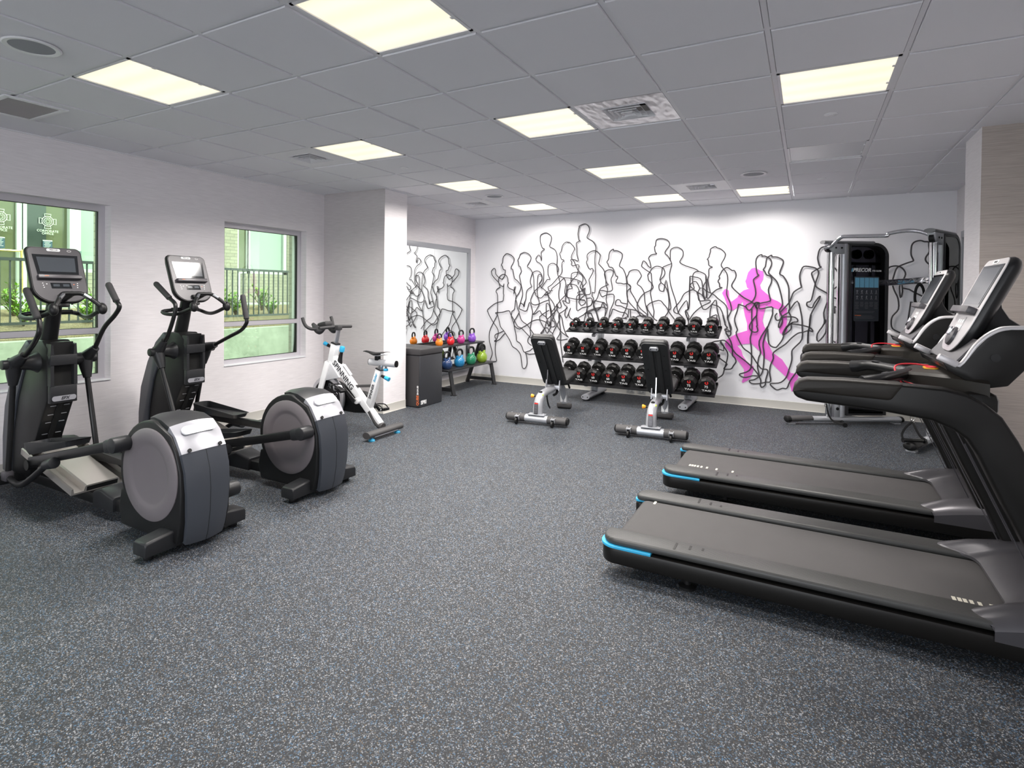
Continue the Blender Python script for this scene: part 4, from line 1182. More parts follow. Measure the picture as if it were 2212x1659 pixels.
    # mast
    B().tube([(-1.735, 0, 1.08), (-1.68, 0, 1.24), (-1.63, 0, 1.42)], [0.054, 0.05, 0.047], n=22, k=3).build('mast', M_blk, t)
    # fixed handlebar
    h2 = []
    c1 = [(-1.65, 0.10, 1.315), (-1.70, 0.175, 1.30), (-1.62, 0.185, 1.28), (-1.50, 0.165, 1.285), (-1.36, 0.155, 1.325), (-1.30, 0.15, 1.352), (-1.34, 0.105, 1.41), (-1.385, 0.06, 1.452), (-1.39, 0.0, 1.455)]
    pts = c1 + [(x, -y, z) for x, y, z in c1[-2::-1]]
    hbar = B().tube(pts, 0.0155, n=14, k=4).build('handlebar', M_blk, t)
    B().tube([(-1.66, -0.12, 1.315), (-1.66, 0.12, 1.315)], 0.018, n=12).build('handlebar_mount', M_blk, hbar)
    B().tube([(-1.39, 0, 1.455), (-1.54, 0, 1.40)], 0.02, n=12).build('handlebar_stem', M_blk, hbar)
    for s in (-1, 1):
        B().ball((-1.305, s * 0.152, 1.348), (0.034, 0.030, 0.044), 18, M=Matrix.Rotation(R(-25), 4, 'Y')).build('handlebar_knob', M_blk, hbar)
        B().tube([(-1.353 + 0.012, s * 0.098, 1.421), (-1.378 + 0.012, s * 0.066, 1.449)], 0.0125, n=10).build('pulse_sensor', M_chrome, hbar)
    # console
    Mk = frame3((-1.592, 0, 1.585), (0, 1, 0), (-0.365, 0, 0.931))
    out = rrect(0.355, 0.435, (0.12, 0.12, 0.04, 0.04), 8)
    back = [(x * 0.86, y * 0.9) for x, y in out]
    b = B().loft([[(x, y, -0.06) for x, y in back], [(x, y, -0.012) for x, y in out], [(x, y, 0.0) for x, y in out], [(x * 0.965, y * 0.97, 0.011) for x, y in out]])
    cs = b.build('console', M_blk, t, M=Mk)
    plate('console_facia', [(x * 0.93, y * 0.945) for x, y in out], 0.003, Mk, M_facia, cs, z0=0.011)
    sc = plate('screen_bezel', [(-0.142, 0.152), (-0.128, -0.008), (0.128, -0.008), (0.142, 0.152)][::-1], 0.004, Mk, M_screen, cs, z0=0.013, smooth=0)
    plate('screen', [(-0.120, 0.132), (-0.112, 0.020), (0.112, 0.020), (0.120, 0.132)][::-1], 0.001, Mk, M_lcd, cs, z0=0.017, smooth=0)
    B().box((0, -0.024, 0.026), (0.272, 0.03, 0.032), bev=0.004).build('media_shelf', M_facia, cs, M=Mk)
    plate('shelf_mark', [(-0.10, -0.021), (-0.075, -0.021), (-0.075, -0.025), (-0.10, -0.025)], 0.001, Mk, mat('orange_print', (0.7, 0.16, 0.05), 0.5), cs, z0=0.0425)
    kp = plate('keypad_display', [(-0.063, -0.065), (0.063, -0.065), (0.068, -0.108), (-0.058, -0.108)], 0.002, Mk, M_screen, cs, z0=0.0135, smooth=0)
    for s in (-1, 1):
        plate('readout', rrect(0.04, 0.018, 0.002), 0.001, Mk @ Matrix.Translation((0.003 + s * 0.03, -0.084, 0.0152)), M_lcd, kp)
        for k in range(3):
            plate('button', rrect(0.007, 0.005, 0.002), 0.001, Mk @ Matrix.Translation((s * 0.108 - 0.002 * k * s, -0.068 - k * 0.016, 0.0135)), M_white2, cs)
    plate('button', rrect(0.008, 0.005, 0.002), 0.001, Mk @ Matrix.Translation((-0.085, -0.074, 0.0135)), M_white2, cs)
    plate('button', rrect(0.008, 0.005, 0.002), 0.001, Mk @ Matrix.Translation((0.084, -0.076, 0.0135)), mat('orange_print', (0.7, 0.16, 0.05), 0.5), cs)
    bd = plate('brand_badge', rrect(0.085, 0.02, 0.009), 0.004, Mk @ Matrix.Translation((-0.005, 0.191, 0.012)), M_white2, cs)
    text('badge_lettering', 'PRECOR', 0.014, Mk @ Matrix.Translation((-0.005, 0.191, 0.0172)), M_ink, cs, ext=0.0003, bold=0.0003, shear=0.2)
    b = B().tube([(0.095 + 0.013 * math.cos(a), 0.189 + 0.007 * math.sin(a), 0.0135) for a in [2 * PI * k / 16 for k in range(16)]], 0.0012, n=5, closed=True)
    b.build('logo_outline', M_white2, cs, M=Mk)
    B().box((0, -0.228, -0.012), (0.075, 0.022, 0.03), bev=0.003).build('headphone_port', M_blk, cs, M=Mk)
    B().cyl((-0.035, -0.175, 0.02), (0.035, -0.175, 0.02), 0.017, n=16, bev=0.004).build('control_roller', M_blk, cs, M=Mk)
    return t
XE = -2.38
def rel(pts, yc):
    return [(x - XE, y - yc, z) for x, y, z in pts]
yc = -0.87
elliptical('nearer black elliptical trainer in front of the first window, near crank raised at the front', (XE, yc, 0), (-0.375, 0.575), (-1.43, 0.315), (-1.44, 0.20),
           (rel([(-3.955, -1.07, 1.03), (-3.84, -1.07, 1.11), (-3.765, -1.07, 1.19), (-3.785, -1.06, 1.265), (-3.805, -1.06, 1.28), (-3.975, -1.06, 1.49)], yc),
            rel([(-3.99, -0.62, 1.03), (-3.90, -0.60, 1.19), (-3.81, -0.57, 1.29), (-3.765, -0.56, 1.355), (-3.80, -0.56, 1.395), (-3.925, -0.56, 1.535)], yc)),
           ((-1.78, 0.16), (-1.50, 0.20)))
yc = 0.13
elliptical('farther black elliptical trainer between the two windows, screen reflecting a ceiling light', (XE, yc, 0), (0.065, 0.485), (-1.16, 0.205), (-1.74, 0.325),
           (rel([(-4.02, -0.085, 1.02), (-3.95, -0.08, 1.10), (-3.88, -0.07, 1.26), (-3.875, -0.06, 1.36), (-3.955, -0.06, 1.415), (-4.165, -0.06, 1.546)], yc),
            rel([(-3.97, 0.36, 0.985), (-3.78, 0.38, 1.07), (-3.62, 0.38, 1.135), (-3.55, 0.38, 1.20), (-3.547, 0.38, 1.235), (-3.605, 0.38, 1.453)], yc)),
           ((-1.34, 0.19), (-1.89, 0.19)))
# ============================================================ TREADMILLS
M_arm = mat('brown_black_armrest', (0.016, 0.0135, 0.011), 0.50, spec=0.3, bump=0.15, bscale=1200)
M_deckblk = mat('deck_black', (0.0065, 0.006, 0.0055), 0.36, spec=0.25)
M_belt = mat('running_belt', (0.050, 0.047, 0.047), 0.55, bump=0.4, bscale=2500)
M_hood = mat('graphite_hood', (0.070, 0.067, 0.074), 0.30, 0.35)
M_tface = mat('silver_console', (0.52, 0.50, 0.51), 0.35, 0.3)
M_red = mat('red_cord', (0.55, 0.02, 0.035), 0.45)
M_yel = mat('yellow_ring', (0.80, 0.42, 0.03), 0.45)
def rail_mat():
    m, nt, p = new_mat('ribbed_side_rail')
    p.inputs['Base Color'].default_value = (0.040, 0.040, 0.039, 1)
    p.inputs['Roughness'].default_value = 0.45
    tc = N(nt, 'ShaderNodeTexCoord')
    wv = N(nt, 'ShaderNodeTexWave', Scale=28.0, bands_direction='Y')
    nt.links.new(tc.outputs['Object'], wv.inputs['Vector'])
    b = N(nt, 'ShaderNodeBump', Strength=0.35, Distance=0.002)
    nt.links.new(wv.outputs['Fac'], b.inputs['Height'])
    nt.links.new(b.outputs['Normal'], p.inputs['Normal'])
    return m
M_rail = rail_mat()
def treadmill(label, loc, dashes):
    t = thing('treadmill', label, 'treadmill', loc, 0, 'treadmills')
    # side rails with end caps
    for s in (-1, 1):
        def outline(x0, x1, yo, yi, r):
            # plan outline, rear-outer corner rounded
            pts = []
            for k in range(9):
                a = PI + (PI / 2) * k / 8
                pts.append((x0 + r + r * math.cos(a), -(yo - r) + r * math.sin(a)))
            pts += [(x1, -yo), (x1, -yi)]
            for k in range(5):
                a = PI / 2 + (PI / 2) * k / 4
                pts.append((x0 + 0.03 + 0.03 * math.cos(a), -(yi + 0.03) + 0.03 * math.sin(a)))
            return [(x, y * -s) for x, y in pts][::(1 if s < 0 else -1)]
        B().prism(outline(-0.165, 2.02, 0.438, 0.285, 0.085), 'z', 0.062, 0.150, bev=0.014).build('side_skirt', M_deckblk, t)
        B().prism(outline(-0.172, 0.11, 0.444, 0.30, 0.09), 'z', 0.148, 0.162, bev=0.002).build('cyan_stripe', M_cyan, t)
        B().prism(outline(-0.158, 1.62, 0.432, 0.285, 0.085), 'z', 0.160, 0.200, bev=0.016, seg=3).build('side_rail', M_rail, t)
        for x0, w, n in ((0.22, 0.085, 0), (0.29, 0.05, 0), (0.35, 0.03, 0)):
            plate('rail_ridge', rrect(0.012, w, 0.004), 0.0025, Matrix.Translation((x0, s * (0.325 + w / 2), 0.1985)), M_deckblk, t)
    # deck body, belt
    B().box((0.95, 0, 0.10), (2.05, 0.62, 0.09), bev=0.01).build('deck', M_deckblk, t)
    pr = []
    for k in range(9):
        a = PI / 2 + PI * k / 8
        pr.append((-0.075 + 0.045 * math.cos(a), 0.133 + 0.045 * math.sin(a)))
    pr += [(1.62, 0.088), (1.62, 0.178)]
    bl = B().prism(pr, 'y', -0.262, 0.262).build('belt', M_belt, t)
    for (x, y, w, l) in dashes:
        B().box((x, y, 0.1784), (w, l, 0.001)).build('belt_dash', mat('pale_print', (0.55, 0.52, 0.44), 0.6), bl, smooth=0)
    B().cyl((-0.115, -0.285, 0.133), (-0.115, 0.285, 0.133), 0.012, n=12).build('rear_roller_axle', M_chrome, t)
    # feet
    for x in (0.28, 1.85):
        for s in (-1, 1):
            B().lathe([(0.045, 0.0), (0.045, 0.012), (0.018, 0.02), (0.018, 0.075)], c=(x, s * 0.36, 0), n=20).build('leveling_foot', M_blk, t)
    # graphite hood over the motor: height field
    def start(y):
        a = abs(y)
        if a < 0.20:
            return 1.555
        if a < 0.275:
            return 1.555 - 0.03 * ((a - 0.20) / 0.075) ** 2
        if a < 0.36:
            f = (a - 0.275) / 0.085
            return 1.525 - 0.115 * math.sin(f * PI / 2)
        f = (a - 0.36) / 0.085
        return 1.41 + 0.06 * f ** 1.5
    def hz(x, y):
        a = abs(y)
        v = max(0.0, (x - start(y)) / 0.5)
        v1 = min(1.0, v)
        zz = 0.199 + (0.115 if a < 0.24 else 0.115 - 0.045 * min(1, (a - 0.24) / 0.15)) * (1 - (1 - v1) ** 2)
        if a > 0.26:
            zz += 0.018 * math.sin(min(1, (a - 0.26) / 0.17) * PI) * min(1, v * 4)
        if a > 0.41:
            zz -= 0.03 * ((a - 0.41) / 0.034) ** 2
        return zz
    ys = [-0.444, -0.437, -0.425, -0.405, -0.38, -0.355, -0.33, -0.305, -0.285, -0.265, -0.24, -0.2, -0.12, -0.04]
    ys = ys + [-y for y in ys[::-1]]
    nx = 14
    b = B()
    grid = []
    for y in ys:
        row = []
        x0 = start(y)
        for k in range(nx + 1):
            x = x0 + (2.03 - x0) * (k / nx) ** 1.3
            row.append((x, y, hz(x, y)))
        grid.append(row)
    off = 0
    for row in grid:
        b.v += row
    W = nx + 1
    for i in range(len(ys) - 1):
        for k in range(nx):
            b.f.append([i * W + k, i * W + k + 1, (i + 1) * W + k + 1, (i + 1) * W + k])
    # skirts down
    def skirt(idx, zlow):
        o = len(b.v)
        for q in idx:
            x, y, z = b.v[q]
            b.v.append((x, y, zlow))
        for q in range(len(idx) - 1):
            b.f.append([idx[q], idx[q + 1], o + q + 1, o + q])
    skirt([k for k in range(W)], 0.13)
    skirt([(len(ys) - 1) * W + k for k in range(W)], 0.13)
    skirt([i * W for i in range(len(ys))], 0.185)
    skirt([i * W + nx for i in range(len(ys))], 0.06)
    b.build('motor_hood', M_hood, t, smooth=50)
    B().box((1.80, 0, 0.11), (0.46, 0.86, 0.10), bev=0.015).build('motor_base', M_deckblk, t)
    # handrails + uprights
    tip = [(0.742, 1.052), (0.748, 1.083), (0.765, 1.105), (0.80, 1.116), (0.94, 1.123), (1.10, 1.122)]
    prof = tip + [(1.20, 1.120), (1.30, 1.116), (1.37, 1.100), (1.43, 1.068), (1.485, 1.018), (1.535, 0.93), (1.58, 0.83), (1.70, 0.57), (1.81, 0.34), (1.87, 0.20),
                  (1.70, 0.20), (1.62, 0.39), (1.50, 0.65), (1.41, 0.855), (1.375, 0.915), (1.33, 0.95), (1.26, 0.98), (1.10, 0.998), (0.94, 1.008), (0.80, 1.016), (0.755, 1.03)]
    pad = tip + [(1.165, 1.1205), (1.118, 1.044), (0.94, 1.048), (0.80, 1.052), (0.742, 1.052)]
    for s in (-1, 1):
        yc_ = s * 0.378
        hr = B().prism(prof, 'y', yc_ - 0.045, yc_ + 0.045, bev=0.020, seg=3).build('handrail', M_deckblk, t)
        B().prism([(x + (0.0), z + 0.003) for x, z in pad], 'y', yc_ - 0.052, yc_ + 0.052, bev=0.022, seg=3).build('armrest', M_arm, t)
        for k in (0.0, 0.06):
            B().tube([(1.385 + k, yc_ - s * 0.047, 0.88), (1.655 + k, yc_ - s * 0.047, 0.27)], 0.003, n=6).build('upright_groove', M_hood, hr)
        for zz, xx in ((0.245, 1.70), (0.245, 1.80)):
            B().cyl((xx, yc_ - s * 0.045, zz), (xx, yc_ - s * 0.05, zz), 0.008, n=12).build('bolt', M_chrome, hr)
        # heart-rate grip
        g = B().tube([(1.02, s * 0.345, 1.105), (1.09, s * 0.30, 1.122), (1.16, s * 0.17, 1.128), (1.215, s * 0.05, 1.128), (1.225, 0, 1.128)], [0.034, 0.026, 0.024, 0.026, 0.027], n=14, k=4).build('pulse_bar', M_blkm, t)
        Mg = frame3((1.118, s * 0.245, 1.150), (0.45, -s * 0.89, 0.02), (0.89, s * 0.45, 0))
        plate('pulse_sensor', rrect(0.055, 0.026, 0.004), 0.003, Mg, M_hood, g)
    # bridge from the grips to the console, stop button
    B().loft([[(x, y, z) for y, z in ((-w, zb), (w, zb), (w, zt - 0.012), (w - 0.02, zt), (-w + 0.02, zt), (-w, zt - 0.012))]
              for x, w, zb, zt in ((1.20, 0.09, 1.095, 1.142), (1.26, 0.17, 1.085, 1.150), (1.36, 0.30, 1.07, 1.158), (1.46, 0.345, 1.05, 1.150))]).build('center_bridge', M_arm, t)
    B().box((1.43, 0, 1.05), (0.13, 0.70, 0.10), bev=0.03).build('cross_beam', M_deckblk, t)
    sb = plate('stop_button_ring', rrect(0.055, 0.085, 0.02), 0.006, Matrix.Translation((1.315, 0, 1.155)), M_yel, t)
    plate('stop_button', rrect(0.042, 0.07, 0.016), 0.004, Matrix.Translation((1.315, 0, 1.161)), M_red, sb)
    B().tube([(1.31, 0.02, 1.166), (1.24, 0.02, 1.170), (1.18, -0.03, 1.165), (1.165, -0.10, 1.145), (1.19, -0.125, 1.09), (1.21, -0.13, 1.05)], 0.004, n=8, k=5).build('safety_cord', M_red, t)
    B().tube([(1.20, -0.12, 1.10), (1.25, -0.20, 1.09), (1.32, -0.26, 1.075), (1.42, -0.27, 1.085)], 0.003, n=8, k=5).build('safety_cord', M_red, t)
    # console hood
    body = [(1.315, 1.205), (1.37, 1.198), (1.43, 1.285), (1.48, 1.335), (1.68, 1.352), (1.68, 1.30), (1.595, 1.235), (1.525, 1.131), (1.462, 1.117), (1.403, 1.135), (1.335, 1.178)]
    hb = B().prism(body, 'y', -0.285, 0.285, bev=0.012).build('console_hood', M_deckblk, t)
    rim = [(1.300, 1.238), (1.366, 1.203), (1.42, 1.288), (1.452, 1.328), (1.487, 1.355), (1.53, 1.368), (1.68, 1.372)]
    wall = rim + [(1.70, 1.30), (1.60, 1.232), (1.525, 1.131), (1.462, 1.117), (1.403, 1.135), (1.325, 1.182)]
    for s in (-1, 1):
        wl = B().prism(wall, 'y', s * 0.285, s * 0.312, bev=0.006).build('hood_side', M_deckblk, hb)
        B().tube([(x, s * 0.30, z) for x, z in rim], 0.0125, n=10, k=4).build('silver_rim', M_tface, hb)
        B().box((1.327, s * 0.298, 1.224), (0.075, 0.036, 0.03), rot=Matrix.Rotation(R(27), 4, 'Y'), bev=0.007).build('rim_prong', M_tface, hb)
        B().cyl((1.482, s * 0.310, 1.246), (1.482, s * 0.3165, 1.246), 0.017, n=20).build('side_hole', M_blk, hb)
    B().box((1.395, 0, 1.262), (0.13, 0.56, 0.008), rot=Matrix.Rotation(R(-52), 4, 'Y')).build('tray', M_hood, hb)
    # console
    d = Vector((0.19, 0, 0.433)).normalized()
    Mk = frame3((1.478, 0, 1.452), (0, 1, 0) if False else (0, -1, 0), d)
    out = rrect(0.40, 0.48, (0.15, 0.15, 0.05, 0.05), 8)
    b = B().loft([[(x * 0.84, y * 0.92, -0.042) for x, y in out], [(x * 0.97, y * 0.98, -0.026) for x, y in out], [(x, y, -0.012) for x, y in out], [(x, y, 0.0) for x, y in out], [(x * 0.965, y * 0.97, 0.014) for x, y in out]])
    cs = b.build('console', M_blkm, t, M=Mk)
    plate('console_facia', [(x * 0.955, y * 0.965) for x, y in out], 0.008, Mk, M_tface, cs, z0=0.010, bev=0.003)
    plate('screen_bezel', [(-0.150, -0.01), (0.150, -0.01), (0.165, 0.20), (-0.165, 0.20)], 0.003, Mk, M_screen, cs, z0=0.018, smooth=0)
    plate('screen', [(-0.135, 0.005), (0.135, 0.005), (0.147, 0.185), (-0.147, 0.185)], 0.001, Mk, M_lcd, cs, z0=0.021, smooth=0)
    B().box((0, -0.032, 0.036), (0.31, 0.032, 0.036), bev=0.004).build('media_shelf', M_facia, cs, M=Mk)
    plate('keypad', rrect(0.11, 0.07, 0.008), 0.002, Mk @ Matrix.Translation((0, -0.095, 0.018)), M_tface, cs)
    for k in range(6):
        plate('key', rrect(0.026, 0.016, 0.004), 0.0015, Mk @ Matrix.Translation((-0.035 + 0.035 * (k % 3), -0.082 - 0.028 * (k // 3), 0.020)), M_white2, cs)
    for s in (0,):
        b = B().lathe([(0.0, 0.024), (0.030, 0.023), (0.044, 0.016), (0.048, 0.0)], n=28)
        kb = b.build('speed_knob', M_facia, cs, M=Mk @ Matrix.Translation((s * 0.105, -0.160, 0.014)))
        B().box((s * 0.105, -0.140, 0.040), (0.04, 0.04, 0.014), bev=0.004).build('knob_paddle', M_chrome, kb, M=Mk)
    bd = plate('brand_badge', rrect(0.085, 0.018, 0.008), 0.003, Mk @ Matrix.Translation((0, 0.216, 0.017)), M_white2, cs)
    text('badge_lettering', 'PRECOR', 0.013, Mk @ Matrix.Translation((0, 0.216, 0.0205)), M_ink, cs, ext=0.0003, bold=0.0003, shear=0.2)
    # neck
    B().prism([(1.535, 1.52), (1.545, 1.45), (1.57, 1.405), (1.615, 1.37), (1.66, 1.355), (1.60, 1.325), (1.46, 1.30), (1.44, 1.345)], 'y', -0.13, 0.13, bev=0.012).build('console_neck', M_blkm, t)
    return t
dn = [(x, y - 0.41, 0.014, 0.05) for x, y in ((1.378, 0.172), (1.398, 0.172), (1.417, 0.172), (1.439, 0.172), (1.467, 0.170), (1.508, 0.172))]
treadmill('nearer black treadmill at the right edge of the photo, belt dashes at its front', (0, 0.41, 0), dn + [(-0.029, 0.250, 0.014, 0.05)])
df = [(x - 0.02, y - 1.772, 0.014, 0.045) for x, y in ((0.019, 1.597), (0.037, 1.597), (0.055, 1.597), (0.077, 1.596), (0.103, 1.595), (0.143, 1.594), (0.212, 1.592), (0.325, 1.59))]
treadmill('farther black treadmill nearer the mural, belt dashes at its rear', (0.02, 1.772, 0), df)
# ============================================================ DUMBBELL RACK
M_urethane = mat('black_urethane', (0.008, 0.0078, 0.0078), 0.38, spec=0.35, bump=0.06, bscale=1800)
M_rackblk = mat('rack_black', (0.016, 0.016, 0.018), 0.42)
M_frame = mat('silver_powder_coat', (0.46, 0.47, 0.50), 0.34, 0.45)
M_logo = mat('red_horseshoe', (0.75, 0.035, 0.03), 0.45)
M_num = mat('white_print', (0.78, 0.78, 0.78), 0.5)
TILT = R(20)
ROWS = [(4.76, 1.021, 'top'), (4.61, 0.690, 'middle'), (4.46, 0.350, 'bottom')]
t = thing('dumbbell_rack', 'silver-framed three-tier rack carrying the black dumbbells against the mural', 'rack', (-1.24, 4.8, 0))
ct, st_ = math.cos(TILT), math.sin(TILT)
for (Y, Z, nm), rr in zip(ROWS, (0.062, 0.094, 0.102)):
    # front-edge point under the dumbbell faces
    M = Matrix.Translation((0, Y - 4.8 + rr * st_ - 0.03 * ct, Z - rr * ct - 0.012 - 0.03 * st_)) @ Matrix.Rotation(TILT, 4, 'X')
    b = B().box((0, 0.165, -0.005), (2.09, 0.33, 0.006))
    b.box((0, 0.0, 0.0), (2.09, 0.006, 0.016))
    b.box((0, 0.33, 0.010), (2.09, 0.006, 0.036))
    sh = b.build('shelf', M_rackblk, t, M=M, smooth=0)
    if nm == 'top':
        for k in range(10):
            for yy in (0.035, 0.23):
                b = B()
                pts = [(0.075 * math.sin(a), 0.085 - 0.075 * math.cos(a)) for a in [R(-55 + 11 * q) for q in range(11)]]
                b.tube([(x + (k - 4.5) * 0.2095 + 0.003, yy, z - 0.006) for x, z in pts], 0.016, n=6, up=(0, 1, 0), rh=0.3)
                b.build('saddle', M_rackblk, sh, M=M)
for s in (-1, 1):
    x = s * 0.655
    B().tube([(x, -0.26, 0.055), (x, 0.50, 0.055)], 0.062, n=20, up=(0, 0, 1), rh=0.62).build('base_tube', M_frame, t)
    cap = B().tube([(x, -0.274, 0.055), (x, -0.26, 0.055)], 0.060, n=20, up=(0, 0, 1), rh=0.60).build('tube_end_cap', M_hood if False else M_frame, t)
    for q in (-1, 1):
        B().cyl((x + q * 0.034, -0.272, 0.055), (x + q * 0.034, -0.278, 0.055), 0.008, n=12).build('cap_bolt', M_blk, cap)
    for yy in (-0.20, 0.44):
        B().box((x, yy, 0.009), (0.10, 0.06, 0.018), bev=0.004).build('rubber_pad', M_blk, t)
    B().tube([(x, 0.10, 0.09), (x, 0.20, 0.36), (x, 0.42, 1.06)], 0.055, n=18, up=(0, 1, 0), rh=0.55).build('upright', M_frame, t)
    for (Y, Z, nm) in ROWS:
        B().box((x, Y - 4.8 + 0.24, Z - 0.075), (0.05, 0.34, 0.035), rot=Matrix.Rotation(TILT, 4, 'X')).build('shelf_bracket', M_frame, t, smooth=0)
ORD = ['first', 'second', 'third', 'fourth', 'fifth', 'sixth', 'seventh', 'eighth', 'ninth', 'tenth']
_db = {}
def dumbbell(w, r, L, loc, label):
    """axis along local y; front face at y=0, tilted up toward the back"""
    if w in _db:
        o = copy_tree(_db[w])
        o.location = loc
        o['label'] = label
        return o
    t = thing('dumbbell', label, 'dumbbell', loc, 0, 'dumbbells on the rack')
    RX = Matrix.Rotation(TILT, 4, 'X')
    hl = 0.33 * L
    n = 10
    def head(y0, y1, name):
        secs = []
        for y, k in ((y0, 0.80), (y0 + 0.006, 0.86), (y0 + hl * 0.28, 1.0), (y1 - hl * 0.28, 1.0), (y1 - 0.006, 0.86), (y1, 0.80)):
            secs.append([(r * k * math.cos(2 * PI * (q + 0.5) / n), y, r * k * math.sin(2 * PI * (q + 0.5) / n)) for q in range(n)])
        return B().loft(secs).build(name, M_urethane, t, smooth=20, M=RX)
    hd = head(0, hl, 'head')
    head(L - hl, L, 'head')
    B().lathe([(0.016, hl - 0.01), (0.024, hl), (0.017, hl + 0.012), (0.0165, L / 2 - 0.02), (0.019, L / 2), (0.0165, L / 2 + 0.02), (0.017, L - hl - 0.012), (0.024, L - hl), (0.016, L - hl + 0.01)],
              axis=(0, 1, 0), n=18).build('handle', M_chrome, t, M=RX)
    MF = RX @ frame3((0, -0.0005, 0), (1, 0, 0), (0, 0, 1))
    k = r / 0.095
    pts = [(0.016 * k * math.cos(a), 0.044 * k + 0.016 * k * math.sin(a)) for a in [R(75 - 300 * q / 14) for q in range(15)]]
    pts = [(x * 0.9 + y * 0.12, y) for x, y in pts]
    B().tube([(x, y, 0) for x, y in pts], 0.0062 * k, n=6, up=(0, 0, 1), rh=0.2).build('horseshoe_logo', M_logo, hd, M=MF)
    text('weight_number', w, 0.042 * k, MF @ Matrix.Translation((0, -0.006 * k, 0)), M_num, hd, ext=0.0006, bold=0.0008 * k)
    text('maker_lettering', 'TAG', 0.043 * k, MF @ Matrix.Translation((0, -0.052 * k, 0)) @ Matrix.Diagonal((1.15, 0.72, 1, 1)), M_num, hd, ext=0.0006, bold=0.0012 * k)
    _db[w] = t
    return t
SETS = [['5', '8', '10', '10', '15', '15', '20', '20', '25', '25'], ['30', '30', '35', '35', '40', '40', '45', '45', '50', '50'], ['55', '55', '60', '60', '65', '65', '70', '70', '75', '75']]
RAD = {'5': (0.057, 0.20), '8': (0.059, 0.21), '10': (0.066, 0.22), '15': (0.073, 0.235), '20': (0.077, 0.25), '25': (0.080, 0.26),
       '30': (0.092, 0.27), '35': (0.094, 0.275), '40': (0.095, 0.285), '45': (0.097, 0.29), '50': (0.099, 0.30),
       '55': (0.100, 0.30), '60': (0.101, 0.31), '65': (0.102, 0.315), '70': (0.103, 0.32), '75': (0.104, 0.33)}
for (Y, Z, nm), ws, rb in zip(ROWS, SETS, (0.062, 0.094, 0.102)):
    for k, w in enumerate(ws):
        r, L = RAD[w]
        up = r - rb + 0.001
        if nm == 'top':
            up += 0.012
        dumbbell(w, r, L, (-2.182 + 0.2097 * k, Y - up * st_, Z + up * ct), 'black dumbbell marked %s on the %s rack shelf, %s from its left end' % (w, nm, ORD[k]))

